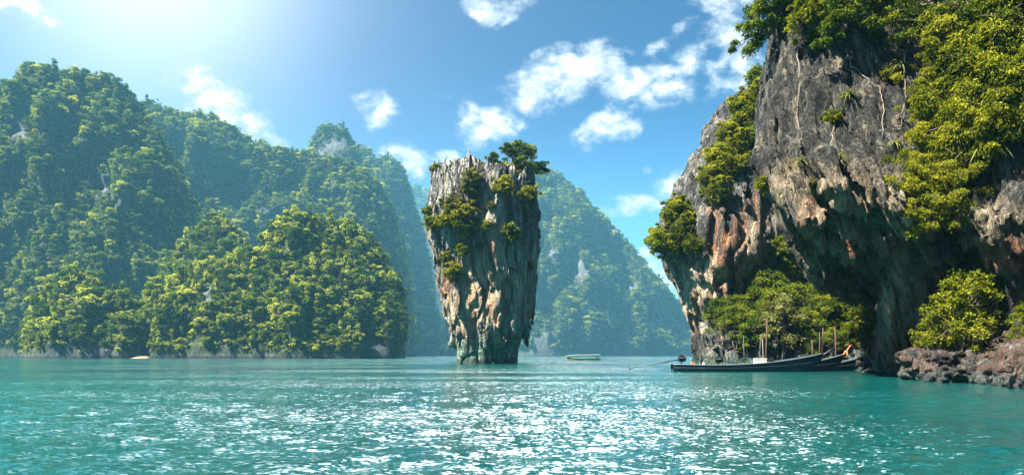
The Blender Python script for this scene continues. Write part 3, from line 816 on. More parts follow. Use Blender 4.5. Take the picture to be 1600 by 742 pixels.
def karst(x, y, z, s=1.0, seed=0, shear=0.0, lump=1.0, flute=1.0, block=1.0, tall=1.0):
    """limestone relief in metres: bulges, vertical flutes, blocks with cracks, crumbs"""
    xs = x + shear * z
    wx = xs + 1.2 * s * vnoise(x / (4 * s), y / (4 * s), z / (5 * s), seed + 50)
    wy = y + 1.2 * s * vnoise(x / (4 * s), y / (4 * s), z / (5 * s), seed + 51)
    wz = z + 1.5 * s * vnoise(x / (3 * s), y / (3 * s), z / (4 * s), seed + 52)
    d = lump * .75 * s * fbm(wx / (5.5 * s), wy / (5.5 * s), wz / (8 * s), 3, seed)
    hx, hy = x + .35 * s * vnoise(x / s, y / s, z / (2.5 * s), seed + 55) + shear * z, y + .35 * s * vnoise(x / s, y / s, z / (2.5 * s), seed + 56)
    d = d + flute * s * (.42 * sstep(.15, 1, ridged(wx / (2.8 * s), wy / (2.8 * s), wz / (24 * s), 2, seed + 10)) - .12 + .26 * sstep(.1, 1, ridged(hx / (1.1 * s), hy / (1.1 * s), z / (13 * s), 2, seed + 14)))
    f1, f2, cid = worley(wx / (2.4 * s), wy / (2.4 * s), wz / (9.5 * s * tall), seed + 20)
    d = d + block * s * ((cid - .5) * .60 + .40 * (1 - sstep(0.0, .12, f2 - f1)))
    f1, f2, cid = worley(hx / (1.0 * s), hy / (1.0 * s), wz / (3.6 * s * tall), seed + 24)
    d = d + block * s * ((cid - .5) * .22 + .12 * (1 - sstep(0.0, .16, f2 - f1)))
    d = d + .20 * s * fbm(x / (.7 * s), y / (.7 * s), z / (1.0 * s), 3, seed + 30, .6)
    return d

def stains(V, spots):
    """how strongly a stain covers each point: spots given by the bearing they are seen at"""
    px = 800 + FPX * V[:, 0] / V[:, 1]; py = HZ - FPX * (V[:, 2] - CAMZ) / V[:, 1]
    o = np.zeros(len(V), np.float32)
    for (cx, cy, rx, ry, wgt) in spots:
        o = np.maximum(o, wgt * np.clip(1.5 - 1.2 * np.sqrt(((px - cx) / rx) ** 2 + ((py - cy) / ry) ** 2), 0, 1))
    return o

def rock_object(name, rk, material, rust, cream, under=0.0):
    V, Q = rk.mesh()
    N = vnormals(V, Q)
    ru, cr = stains(V, rust), stains(V, cream)
    if under:
        u = sstep(.05, .6, -N[:, 2]); ru = np.maximum(ru, under * u); cr = np.maximum(cr, under * u * .8)
    o = link(name, mesh_np(name, V, Q, [material], True, None, {'rust': ('POINT', ru), 'cream': ('POINT', cr)}))
    print(name, len(V))
    return o, BVHTree.FromPolygons(V.tolist(), Q.tolist())

# ---- the rock pillar in the middle of the bay
def build_islet():
    Yc = 146.0
    prof = [(236, 690, 815), (262, 676, 830), (290, 672, 836), (330, 668, 838), (365, 666, 838), (382, 668, 838), (398, 676, 838), (420, 682, 837), (450, 686, 835), (480, 690, 832), (500, 695, 829), (512, 699, 828),
            (520, 702, 822), (528, 707, 815), (545, 709, 811), (569, 709, 808), (590, 705, 812)]
    p = np.array(prof, float); zz = CAMZ + (HZ - p[:, 0]) / FPX * Yc
    xl, xr = (p[:, 1] - 800) / FPX * Yc, (p[:, 2] - 800) / FPX * Yc
    rk = Rock((-19, 133, -1.6), (8, 159, 43), .17)
    X, Y, Z = rk.grid()
    o = np.argsort(zz)
    XL, XR = np.interp(Z, zz[o], xl[o]), np.interp(Z, zz[o], xr[o])
    cx, hw = (XL + XR) / 2, (XR - XL) / 2
    hd = hw * .92; n = 2.7
    d = ((np.abs((X - cx) / hw) ** n + np.abs((Y - Yc) / hd) ** n) ** (1 / n) - 1) * hw
    tp = np.array([(660, 292), (672, 274), (682, 266), (700, 262), (715, 258), (727, 250), (737, 246), (746, 254), (760, 258), (785, 262), (812, 264), (830, 270), (842, 284)], float)
    T = np.interp(X[:, :, 0], (tp[:, 0] - 800) / FPX * Yc, CAMZ + (HZ - tp[:, 1]) / FPX * Yc)
    xx, yg = np.broadcast_arrays(X[:, :, 0], Y[:, :, 0])
    f1, f2, cid = worley(xx / 2.3, yg / 3.0, xx * 0, 5); g1, g2, gid = worley(xx / 1.0, yg / 1.4, xx * 0, 6)
    T = T - .8 + (cid - .5) * 3.0 + (gid - .5) * 1.6 - .8 * (1 - sstep(0, .2, f2 - f1)) - .5 * (1 - sstep(0, .2, g2 - g1)) - .06 * (yg - Yc) ** 2 * .25
    rk.S = smax(d, (Z - T[:, :, None]) * .5, .6).astype(np.float32)
    rng = np.random.default_rng(8)
    for k in range(46):          # the fringe of drip stone above the tide notch
        a = rng.uniform(0, 6.283); z0 = CAMZ + (HZ - rng.uniform(500, 516)) / FPX * Yc
        i = np.interp(z0, zz[o], xl[o]), np.interp(z0, zz[o], xr[o])
        c, h = sum(i) / 2, (i[1] - i[0]) / 2 * rng.uniform(.84, .97)
        q = (c + h * math.copysign(abs(math.cos(a)) ** .75, math.cos(a)), Yc + h * .92 * math.copysign(abs(math.sin(a)) ** .75, math.sin(a)))
        L = rng.uniform(1.2, 4.2)
        rk.capsule((*q, z0), (q[0] * .995 + c * .005, q[1], z0 - L), rng.uniform(.5, .9), .12, .5)
    rk.capsule(at(824, 505, Yc), at(822, 536, Yc), .8, .25, .6)
    rk.displace(lambda x, y, z: karst(x, y, z, 1.35, 3, flute=1.2, block=1.35, tall=1.25) * np.clip(.45 + z / 9, .5, 1), 2.8)
    ob, bv = rock_object('rock_islet', rk, M['rock_islet'],
        [(757, 468, 20, 36, 1), (728, 470, 16, 48, .9), (764, 395, 12, 50, .8), (830, 455, 12, 60, .8), (700, 455, 14, 30, .7), (775, 500, 30, 14, .6), (742, 350, 16, 10, .5), (790, 440, 14, 60, .6), (812, 480, 10, 40, .6)],
        [(750, 455, 50, 65, 1), (775, 410, 30, 70, .9), (812, 445, 34, 60, .8), (715, 485, 24, 34, .9), (765, 540, 60, 26, .5), (760, 340, 60, 60, .3)], .5)
    tag(ob, 'tall top-heavy limestone rock pillar rising alone from the bay water', 'rock islet')
    return bv
BV_ISLET = build_islet()

def table(ctrl, x0, x1, y0, y1, st):
    gx, gy = np.meshgrid(np.arange(x0, x1 + 1, st), np.arange(y0, y1 + 1, st), indexing='ij')
    return tps(ctrl, gx, gy, .03), gx, gy

def carve(rk, ctrl, poly, box, edge_k, zoff=0):
    """fill rk.S: solid behind the face whose distance is given by ctrl, inside the outline"""
    x0, x1, y0, y1 = box; st = 4.0
    T, gx, gy = table(ctrl, x0, x1, y0, y1, st)
    gu, gv = np.gradient(T, st)
    SDP = poly_sd(gx, gy, poly).astype(np.float32)
    X, Y, Z = rk.grid()
    for j, y in enumerate(rk.ax[1]):
        x, z = np.broadcast_arrays(X[:, 0, :], Z[:, 0, :])
        px, py = 800 + FPX * x / y, HZ - FPX * (z - CAMZ) / y
        f = bilin(T, x0, y0, st, px, py)
        gr = np.sqrt(1 + (bilin(gu, x0, y0, st, px, py) ** 2 + bilin(gv, x0, y0, st, px, py) ** 2) * (FPX / y) ** 2)
        a = (f - y) / gr
        b = bilin(SDP, x0, y0, st, px, py) * y / FPX
        rk.S[:, j, :] = smax(a, b, edge_k)

# ---- cliff in the middle distance
def build_mid_cliff():
    left = [(1093, 620), (1091, 555), (1086, 512), (1068, 474), (1060, 452), (1043, 422), (1036, 392), (1037, 340), (1050, 312), (1060, 292), (1075, 268), (1080, 246), (1094, 236), (1097, 206), (1112, 186), (1120, 164), (1150, 150), (1168, 136), (1195, 116), (1245, 92), (1460, 40)]
    poly = left + [(1460, 620)]
    ctrl = [(1040, 330, 96), (1036, 400, 96), (1060, 300, 95), (1100, 200, 97), (1150, 150, 97), (1200, 120, 98), (1090, 350, 90), (1130, 300, 90), (1170, 230, 93), (1120, 420, 89), (1098, 460, 93), (1180, 400, 88.5), (1230, 350, 91), (1230, 250, 93),
            (1100, 520, 96), (1150, 500, 92), (1200, 500, 92), (1250, 450, 95), (1300, 420, 97), (1400, 420, 98), (1400, 570, 97), (1300, 570, 96), (1200, 575, 93), (1110, 575, 94), (1400, 200, 97), (1075, 440, 96), (1150, 360, 88.6), (1145, 440, 90.5)]
    rk = Rock((16, 85.5, -1.6), (58, 111, 43), .24)
    carve(rk, ctrl, poly, (980, 1500, -40, 660), 2.2)
    rng = np.random.default_rng(4)
    for (x0, y0, x1, y1, Y, r0, r1) in [(1062, 395, 1100, 452, 93, .9, .5), (1080, 420, 1105, 470, 92.5, .8, .4), (1108, 400, 1124, 500, 90, .9, .4), (1150, 330, 1152, 470, 88.8, .8, .4), (1188, 320, 1178, 470, 88.8, .9, .4), (1205, 360, 1200, 480, 90, .9, .4), (1130, 330, 1138, 470, 89.3, .8, .4), (1167, 300, 1165, 450, 89.5, .7, .4)]:
        rk.capsule(at(x0, y0, Y), at(x1, y1, Y + 1.0), r0, r1, .8)
    rk.displace(lambda x, y, z: karst(x, y, z, 1.15, 13, flute=1.25), 2.4)
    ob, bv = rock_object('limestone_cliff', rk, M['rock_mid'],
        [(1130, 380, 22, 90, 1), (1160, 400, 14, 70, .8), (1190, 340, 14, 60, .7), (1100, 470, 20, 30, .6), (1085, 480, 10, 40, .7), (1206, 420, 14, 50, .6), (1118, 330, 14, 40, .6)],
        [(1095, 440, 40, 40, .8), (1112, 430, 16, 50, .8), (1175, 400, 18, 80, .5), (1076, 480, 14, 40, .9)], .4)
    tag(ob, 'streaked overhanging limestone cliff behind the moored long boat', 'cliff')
    return bv
BV_MID = build_mid_cliff()

# ---- the near cliff with its overhang and cave
def build_near_cliff():
    poly = [(1212, -180), (1207, 0), (1200, 80), (1195, 130), (1187, 200), (1185, 240), (1194, 272), (1212, 300), (1222, 330), (1224, 352), (1240, 386), (1264, 428), (1288, 452), (1340, 470), (1384, 482), (1378, 515), (1372, 545), (1370, 640), (1800, 640), (1800, -180)]
    ctrl = [(1190, -120, 62), (1300, -120, 57), (1450, -120, 54), (1600, -120, 50), (1760, -120, 46),
            (1190, 0, 61), (1250, 0, 57.5), (1300, 0, 56), (1400, 0, 54), (1500, 0, 52),
            (1190, 100, 60), (1250, 100, 56.4), (1350, 100, 54), (1450, 100, 52), (1550, 100, 49), (1650, 100, 46), (1760, 100, 43),
            (1188, 220, 57), (1240, 220, 53.4), (1330, 220, 51.5), (1430, 230, 50.2), (1550, 230, 47.5), (1650, 230, 45), (1760, 230, 42),
            (1210, 290, 55.5), (1250, 300, 53), (1300, 280, 50.8), (1360, 300, 50), (1450, 300, 49.3), (1550, 300, 47), (1650, 300, 44),
            (1235, 360, 57.5), (1270, 350, 55.5), (1315, 325, 53.6), (1415, 380, 52), (1440, 370, 50.6), (1520, 365, 48.5), (1600, 370, 46), (1720, 370, 43),
            (1275, 410, 65), (1320, 405, 67), (1365, 418, 68), (1292, 388, 61), (1332, 380, 61.5), (1372, 394, 62), (1262, 402, 60.5), (1300, 352, 54.2), (1345, 352, 54.6), (1400, 366, 52), (1300, 440, 73), (1350, 462, 75), (1385, 474, 75), (1400, 430, 67),
            (1450, 425, 63), (1520, 420, 62), (1600, 420, 57), (1720, 420, 50), (1450, 500, 66), (1520, 500, 66), (1600, 500, 60), (1720, 500, 52), (1450, 580, 58), (1600, 580, 53), (1720, 600, 46), (1400, 560, 60)]
    rk = Rock((14, 38, -1.6), (50, 79, 36), .138)
    carve(rk, ctrl, poly, (1120, 1840, -240, 700), 1.6)
    # flow-stone ridges running down to the right, the hanging stub, the cave pillars
    for pts, rads in [
        ([(1196, 250, 54.6), (1232, 300, 53.4), (1262, 340, 52.6), (1300, 385, 53.4), (1345, 420, 54.6)], [.9, .9, .75, .6, .35]),
        ([(1285, 250, 51.4), (1300, 295, 50.2), (1335, 325, 50.8), (1362, 340, 51.6)], [1.0, .9, .6, .3]),
        ([(1350, 262, 50.6), (1385, 310, 49.6), (1420, 360, 50.4), (1452, 410, 51.6)], [.9, .9, .75, .5]),
        ([(1402, 275, 50.2), (1440, 340, 49.4), (1462, 400, 50.6)], [.8, .7, .45]),
        ([(1222, 320, 55.5), (1240, 372, 56), (1262, 398, 57)], [.9, .8, .7]),
        ([(1268, 385, 57), (1264, 412, 57), (1262, 438, 57.2)], [.9, .7, .3]),
        ([(1285, 402, 58), (1292, 430, 58.5)], [.6, .25]),
        ([(1300, 330, 53.6), (1345, 380, 54.2), (1385, 412, 55.5)], [.55, .5, .35]),
        ([(1270, 372, 56.2), (1310, 408, 57.2), (1342, 430, 58.5)], [.55, .45, .3]),
        ([(1395, 375, 52.8), (1402, 430, 54), (1396, 480, 55), (1392, 520, 56), (1386, 560, 56.5)], [1.0, .85, .72, .85, 1.5]),
        ([(1412, 390, 53), (1408, 450, 54.4), (1408, 510, 55.6), (1418, 560, 56)], [.7, .5, .5, .9]),
        ([(1446, 350, 51.2), (1444, 400, 52.4), (1430, 450, 53.6), (1434, 500, 54.8), (1448, 550, 55.5)], [.6, .5, .62, .7, .9]),
        ([(1474, 385, 51.6), (1468, 440, 53.4), (1460, 500, 55)], [.55, .35, .5]),
        ([(1505, 380, 49.6), (1502, 408, 50.2)], [.6, .15]), ([(1540, 375, 48.6), (1546, 415, 49.4)], [.7, .15]), ([(1575, 380, 47.4), (1580, 430, 48)], [.7, .2]), ([(1592, 390, 47), (1590, 470, 49), (1584, 540, 51)], [.6, .4, .7]),
        ([(1530, 330, 48.0), (1560, 360, 47.2), (1600, 385, 46.4)], [.9, .8, .6]),
    ]:
        rk.chain([at(q[0], q[1], q[2] - .5) for q in pts], [r * 1.12 for r in rads], .5)
    rng = np.random.default_rng(19)          # small stalactites along the lip and under the roof
    for (x0, y0, Y0, x1, y1, Y1, n_) in [(1222, 340, 55.8, 1262, 400, 57, 8), (1290, 440, 70, 1384, 468, 72, 12), (1300, 390, 57, 1384, 420, 56, 12), (1440, 395, 52, 1600, 395, 46.5, 16), (1290, 345, 53.6, 1350, 395, 55, 8)]:
        for q in range(n_):
            t = rng.random(); px, py, Y = x0 + (x1 - x0) * t, y0 + (y1 - y0) * t, Y0 + (Y1 - Y0) * t
            L = rng.uniform(8, 30); rk.capsule(at(px, py - 8, Y), at(px + rng.uniform(-4, 6), py + L, Y + .3), rng.uniform(.25, .5), .07, .3)
    rk.displace(lambda x, y, z: karst(x, y, z, .85, 23, shear=.28, flute=1.5, block=1.05, tall=1.5), 2.0)
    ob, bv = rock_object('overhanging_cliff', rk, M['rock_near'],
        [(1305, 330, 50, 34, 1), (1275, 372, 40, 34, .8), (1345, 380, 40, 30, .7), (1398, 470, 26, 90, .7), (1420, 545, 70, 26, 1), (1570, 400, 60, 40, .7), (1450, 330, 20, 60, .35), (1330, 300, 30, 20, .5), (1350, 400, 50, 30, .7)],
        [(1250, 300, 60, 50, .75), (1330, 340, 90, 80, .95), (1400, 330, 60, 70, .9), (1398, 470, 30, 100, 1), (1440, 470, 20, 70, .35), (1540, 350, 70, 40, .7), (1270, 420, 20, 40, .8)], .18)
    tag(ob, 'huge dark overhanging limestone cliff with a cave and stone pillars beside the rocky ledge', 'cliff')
    return bv
BV_NEAR = build_near_cliff()

# ---- wave-worn ledge at the foot of the near cliff
def build_ledge():
    front = [(1378, 580), (1402, 589), (1436, 596), (1470, 598), (1500, 598), (1530, 601), (1560, 604), (1600, 608), (1640, 613), (1700, 620)]
    P = [at(px, py, CAMZ * FPX / (py - HZ))[:2] for px, py in front]
    poly = P + [(44, 27), (50, 66), (33.5, 72)]
    rk = Rock((20, 27, -1.0), (46, 74, 5.2), .125)
    X, Y, Z = rk.grid()
    x2, y2 = np.broadcast_arrays(X[:, :, 0], Y[:, :, 0])
    sd = poly_sd(x2, y2, poly).astype(np.float32)
    H = .75 + .42 * np.clip(-sd, 0, 6) + 1.5 * sstep(44, 35, y2) * sstep(0, 2.2, -sd) + .6 * fbm(x2 / 2.4, y2 / 2.4, x2 * 0, 3, 61)
    rk.S = smax(sd[:, :, None] + .28 * (1.0 - Z) * 0 + .35 * np.maximum(.5 - Z, -.6) , (Z - H[:, :, None]) * .8, .7).astype(np.float32)
    rng = np.random.default_rng(12)
    for k in range(28):
        t = rng.random() * (len(P) - 1); i = int(t); f = t - i
        x, y = P[i][0] * (1 - f) + P[i + 1][0] * f + rng.uniform(.2, 1.8), P[i][1] * (1 - f) + P[i + 1][1] * f + rng.uniform(.1, 1.2)
        r = rng.uniform(.4, .95); rk.lump((x, y, rng.uniform(.1, 1.5)), (r * rng.uniform(1, 1.5), r, r * rng.uniform(.6, .9)), .22)
    rk.lump(at(1390, 556, 60), (1.1, 1.2, .75), .2); rk.lump(at(1384, 575, 58), (1.4, 1.2, .45), .2)
    def rough(x, y, z):
        f1, f2, cid = worley(x / .95, y / .95, z / .75, 71)
        g1, g2, gid = worley(x / .38, y / .38, z / .34, 75)
        return (cid - .5) * .32 + .20 * (1 - sstep(0, .22, f2 - f1)) + (gid - .5) * .12 + .10 * (1 - sstep(0, .25, g2 - g1)) + .45 * fbm(x / 1.8, y / 1.8, z / 1.4, 4, 79)
    rk.displace(rough, 1.3)
    ob, bv = rock_object('rocky_ledge', rk, M['rock_shore'],
        [(1420, 552, 70, 22, .9), (1580, 555, 70, 45, 1), (1540, 560, 40, 20, .7), (1480, 558, 40, 10, .5)], [(1580, 550, 50, 40, .4), (1430, 575, 40, 14, .5)], 0)
    tag(ob, 'low rough brown and grey rock ledge at the water under the near cliff', 'rock ledge')
    return bv
BV_LEDGE = build_ledge()

# ---- shaded bank behind the boats
def build_bank():
    xs, ts = np.linspace(0, 1, 150), np.linspace(0, 1, 44)
    Xg, Tg = np.meshgrid(xs, ts, indexing='ij')
    Y = 86.5 - 5 * np.sin(Xg * 2.6) + Tg * 15
    X = 24.5 + Xg * 30
    n = fbm(X / 2.2, Y / 2.2, X * 0, 4, 91); n2 = worley(X / 1.5, Y / 1.5, X * 0, 93)[2]
    Z = -.8 + sstep(0, .10, Tg) * (1.5 + n2 * .7) + Tg * 7.5 + n * .9 * sstep(0, .1, Tg)
    V = np.stack([X + .5 * n, Y - n * .8, Z], -1).reshape(-1, 3)
    n0, n1 = X.shape; i = (np.arange(n0 - 1)[:, None] * n1 + np.arange(n1 - 1)).ravel()
    Fq = np.stack([i, i + n1, i + n1 + 1, i + 1], 1)
    o = link('shore_bank', mesh_np('shore_bank', V, Fq, [M['rock_mid']], True, None, {'rust': ('POINT', np.zeros(len(V))), 'cream': ('POINT', np.zeros(len(V)))}))
    tag(o, 'dark rocky bank behind the moored boats', 'bank', kind='structure')
    return BVHTree.FromPolygons(V.tolist(), Fq.tolist())
BV_BANK = build_bank()
# ------------------------------------------------------------------ plants: each has foliage (leaf by leaf) and branches
def branches_mesh(rng, pads, stems, r0, base=(0, 0, 0), bow=.18):
    mb = MB()
    hubs = []
    for k in range(stems):
        c = pads[rng.integers(len(pads))][0]
        h = np.asarray(base, float) * .45 + np.asarray(c, float) * .55 + rng.normal(0, .05, 3)
        pts = curve_pts(base, h, bow, rng, 4); mb.tube(pts, [r0, r0 * .85, r0 * .7, r0 * .6, r0 * .5], 6, cap=False); hubs.append(h)
    H = np.array(hubs)
    for c, r in pads:
        c = np.asarray(c, float); h = H[np.argmin(((H - c) ** 2).sum(1))]
        pts = curve_pts(h, c, bow * .6, rng, 3, .1); mb.tube(pts, [r0 * .45, r0 * .34, r0 * .24, r0 * .12], 5, cap=False)
        for q in range(3):
            e = c + rng.normal(0, r * .6, 3); mb.tube([c, (c + e) / 2 + rng.normal(0, r * .1, 3), e], [r0 * .14, r0 * .1, r0 * .05], 4, cap=False)
    me = bpy.data.meshes.new('branches'); me.from_pydata(mb.v, [], mb.f); me.update()
    return me

def plant_variant(kind, seed, leafm, d=2.0, leaf=.2, nleaf=170, npads=13, bark='bark', h=None):
    rng = np.random.default_rng(seed); pads = []; base = (0, 0, 0); stems = 4; r0 = .03 * d; flat, droop, width, shell = .78, .3, .46, .25
    if kind == 'shrub':
        for k in range(npads):
            u = rng.normal(0, 1, 3); u /= np.linalg.norm(u); q = rng.random() ** .45
            pads.append(((u[0] * d * .40 * q, -abs(u[1]) * d * .34 * q - d * .08, d * .14 + u[2] * d * .36 * q), d * rng.uniform(.07, .17)))
        for k in range(npads // 4):          # stray twigs that break the outline
            u = rng.normal(0, 1, 3); u /= np.linalg.norm(u); u[1] = -abs(u[1])
            pads.append(((u[0] * d * .52, u[1] * d * .45, d * .14 + u[2] * d * .48), d * rng.uniform(.03, .07)))
    elif kind == 'bush':
        h = h or d * .8; stems = 6; r0 = .016 * d
        for k in range(npads):
            a = rng.uniform(0, 6.283); q = math.sqrt(rng.random()); z = rng.random() ** .8
            q *= math.sqrt(max(.1, 1 - (z * .92) ** 2.2)) * rng.uniform(.8, 1.12)
            pads.append(((q * d * .5 * math.cos(a), q * d * .45 * math.sin(a), h * (.06 + .92 * z) + rng.normal(0, .03) * d), d * rng.uniform(.06, .14)))
    elif kind == 'cascade':
        for k in range(npads):
            x = rng.normal(0, .25) * d; t = rng.random()
            pads.append(((x, -d * (.12 + .30 * math.sin(min(1, t * 1.3) * 2.2)) * rng.uniform(.7, 1.2), d * (.30 - .85 * t ** 1.1) + rng.normal(0, .06) * d), d * rng.uniform(.06, .14)))
        flat, droop, width, shell = .85, .75, .30, .15; stems = 6
    elif kind == 'tree':
        h = h or d * 1.1; stems = 3; r0 = .022 * d
        for k in range(npads):
            a = rng.uniform(0, 6.283); q = math.sqrt(rng.random())
            pads.append(((q * d * .45 * math.cos(a), q * d * .40 * math.sin(a), h * (.58 + .36 * (1 - q * q)) + rng.normal(0, .06) * d - (h * .3 * rng.random() if rng.random() < .4 else 0)), d * rng.uniform(.07, .16)))
    elif kind == 'flat_tree':
        h = h or d * .7; stems = 4; r0 = .028 * d
        for k in range(npads):
            x = rng.uniform(-.5, .5) * d
            pads.append(((x + .1 * d, rng.normal(0, .15) * d, h * (.30 + .65 * rng.random()) * (.75 + .25 * math.cos(x / d * 2.6)) + rng.normal(0, .04) * d), d * rng.uniform(.06, .12)))
        flat = .65
    V, Fq, T = crown_leaves(rng, pads, nleaf, leaf, flat, droop, shell, width)
    fol = mesh_np('foliage', V, Fq, [M[leafm]], False, None, {'tone': ('FACE', T)})
    br = branches_mesh(rng, pads, stems, r0, base); br.materials.append(M[bark])
    return fol, br

def tuft_variant(seed, leafm, n=60, L=.9):
    rng = np.random.default_rng(seed); Vs = []; Fs = []; off = 0; T = []
    for k in range(n):
        a = rng.uniform(0, 6.283); el = rng.uniform(.2, 1.3); l = L * rng.uniform(.6, 1.2); wd = l * .035
        dx, dy = math.cos(a), math.sin(a); side = np.array([-dy, dx, 0]) * wd
        P = []
        for i in range(5):
            t = i / 4; r = l * t * math.cos(el) + l * .25 * t * t; z = l * math.sin(el) * t - l * 1.0 * t * t * (1.15 - el * .3)
            P.append(np.array([dx * r, dy * r - .15 * l * t, z]))
        for i in range(4):
            w0, w1 = (1 - (i / 4) ** 2), (1 - ((i + 1) / 4) ** 2)
            Vs += [P[i] - side * w0, P[i] + side * w0, P[i + 1] + side * w1 + 1e-4, P[i + 1] - side * w1]
            Fs.append([off, off + 1, off + 2, off + 3]); off += 4; T.append(.3 + .5 * rng.random())
    return mesh_np('foliage', np.array(Vs), np.array(Fs), [M[leafm]], False, None, {'tone': ('FACE', T)}), None

VAR = {
    'near_cascade': [plant_variant('cascade', 100 + k, 'leaf_yellow', 4.6, .22, 200, 60) for k in range(4)],
    'near_shrub': [plant_variant('shrub', 110 + k, 'leaf_yellow', 3.0, .18, 150, 34) for k in range(3)],
    'near_green': [plant_variant('cascade', 115 + k, 'leaf_green', 3.0, .19, 150, 30) for k in range(2)],
    'big_leaf': [plant_variant('bush', 121 + k, 'leaf_yellow', 5.2, .27, 62, 104, h=5.8) for k in range(2)],
    'mid_shrub': [plant_variant('shrub', 130 + k, 'leaf_yellow', 4.2, .28, 95, 40) for k in range(4)],
    'mid_green': [plant_variant('shrub', 140 + k, 'leaf_green', 4.2, .28, 95, 40) for k in range(3)],
    'bank_tree': [plant_variant('bush' if k % 2 else 'tree', 150 + k, 'leaf_green', 6.0, .30, 95, 70, h=6.2 if k % 2 else 8.2) for k in range(4)],
    'bank_yellow': [plant_variant('bush', 156 + k, 'leaf_yellow', 6.0, .30, 95, 60, h=5.5) for k in range(2)],
    'bank_dry': [plant_variant('tree', 160, 'leaf_dry', 6.0, .28, 120, 60, h=7.2)],
    'islet_shrub': [plant_variant('shrub', 170 + k, 'leaf_yellow', 5.0, .40, 75, 40) for k in range(3)],
    'islet_dry': [plant_variant('shrub', 175 + k, 'leaf_dry', 5.0, .38, 75, 38) for k in range(2)],
    'islet_green': [plant_variant('shrub', 180 + k, 'leaf_green', 5.0, .40, 70, 34) for k in range(2)],
    'islet_tree': [plant_variant('flat_tree', 190 + k, 'leaf_dark' if k else 'leaf_green', 8.0, .40, 95, 52, h=3.6) for k in range(2)],
    'islet_round': [plant_variant('tree', 195, 'leaf_dark', 5.0, .40, 100, 18, h=4.6)],
    'tuft': [tuft_variant(200 + k, 'leaf_dry') for k in range(2)],
}
DIA = {'near_cascade': 4.6, 'near_shrub': 3.0, 'near_green': 3.0, 'big_leaf': 5.2, 'mid_shrub': 4.2, 'mid_green': 4.2, 'bank_tree': 6.0, 'bank_yellow': 6.0, 'bank_dry': 6.0,
       'islet_shrub': 5.0, 'islet_dry': 5.0, 'islet_green': 5.0, 'islet_tree': 8.0, 'islet_round': 5.0, 'tuft': 1.4}
PR = np.random.default_rng(77)
COUNT = {}
EYE = Vector((0, 0, CAMZ))
def plant(name, kind, loc, turn, sc, label, cat, group=None):
    n = COUNT.get(kind, 0); COUNT[kind] = n + 1
    fol, br = VAR[kind][n % len(VAR[kind])]
    t = empty(name, loc, turn, sc); tag(t, label, cat, group)
    link('foliage', fol, t)
    if br: link('branches', br, t)
    return t

def on_rock(bv, kind, px, py, wpx, label, name='cliff_shrub', cat='shrub', group=None, back=.25):
    """root a plant on the rock that is seen at this bearing"""
    d = (Vector(at(px, py, 50)) - EYE).normalized()
    hit, nor, _, dist = bv.ray_cast(EYE, d)
    if hit is None: print('no rock at', px, py, label); return None
    if nor.dot(d) > 0: nor = -nor
    out = Vector((nor.x, nor.y, 0)) * .6 + Vector((-d.x, -d.y, 0)).normalized() * .6
    turn = math.atan2(out.y, out.x) + math.pi / 2 + PR.uniform(-.25, .25)
    size = wpx / FPX * dist
    loc = hit - d * .02 - out.normalized() * (-.05) - Vector((0, 0, .12 * size if kind != 'tuft' else 0))
    return plant(name, kind, loc, turn, size / DIA[kind], label, cat, group)

def on_top(bv, kind, px, py, Y, wpx, label, name, cat='tree', group=None, turn=None):
    """root a plant on whatever lies below this point"""
    x, y, z = at(px, py, Y)
    hit, nor, _, dist = bv.ray_cast(Vector((x, y, 60)), Vector((0, 0, -1)))
    if hit is None: print('no ground at', px, py, label); return None
    return plant(name, kind, hit - Vector((0, 0, .2)), PR.uniform(-.6, .6) if turn is None else turn, wpx / FPX * Y / DIA[kind], label, cat, group)

# --- on the near cliff
G1 = 'yellow green bushes cascading down the right of the near cliff'
L1 = 'bright yellow-green bush in the cascade down the right of the near overhanging cliff'
for px, py, wd in [(1585, 20, 140), (1530, 40, 110), (1590, 85, 140), (1515, 95, 100), (1560, 130, 125), (1490, 140, 80), (1535, 165, 105), (1490, 185, 86), (1585, 150, 90), (1460, 178, 50), (1500, 225, 74), (1458, 262, 74), (1480, 285, 80), (1502, 58, 70)]:
    on_rock(BV_NEAR, 'near_cascade', px, py, wd, L1, 'hanging_bush', 'bush', G1)
on_rock(BV_NEAR, 'near_cascade', 1430, 262, 70, 'yellow-green bush at the lower left tip of the cliff cascade', 'hanging_bush', 'bush')
on_rock(BV_NEAR, 'near_cascade', 1445, 308, 70, 'lowest pale yellow-green bush of the cascade, just above the cave pillars', 'hanging_bush', 'bush')
on_rock(BV_NEAR, 'near_shrub', 1275, 30, 80, 'yellow bush growing from the upper left face of the near cliff', 'cliff_shrub', 'shrub')
on_rock(BV_NEAR, 'near_green', 1318, 12, 90, 'green bush on the near cliff top edge right of the yellow bush', 'cliff_shrub', 'shrub')
on_rock(BV_NEAR, 'near_shrub', 1375, 5, 80, 'yellow-green bush at the middle of the near cliff top edge', 'cliff_shrub', 'shrub')
on_rock(BV_NEAR, 'near_green', 1430, 8, 80, 'green bush on the near cliff between the top edge bush and the cascade', 'cliff_shrub', 'shrub')
on_rock(BV_NEAR, 'near_green', 1216, -18, 95, 'green bush hanging over the upper left corner of the near cliff', 'hanging_bush', 'bush')
on_rock(BV_NEAR, 'near_green', 1204, 28, 75, 'lower green bush hanging in front of the clouds at the near cliff corner', 'hanging_bush', 'bush')
on_rock(BV_NEAR, 'near_shrub', 1302, 186, 30, 'small lone green shrub in the middle of the bare near cliff face', 'cliff_shrub', 'shrub')
on_rock(BV_NEAR, 'near_shrub', 1196, 288, 30, 'little pale shrub sticking out of the near cliff left edge', 'cliff_shrub', 'shrub')
on_rock(BV_NEAR, 'near_shrub', 1392, 118, 26, 'tiny shrub high on the near cliff face beside the cascade', 'cliff_shrub', 'shrub')
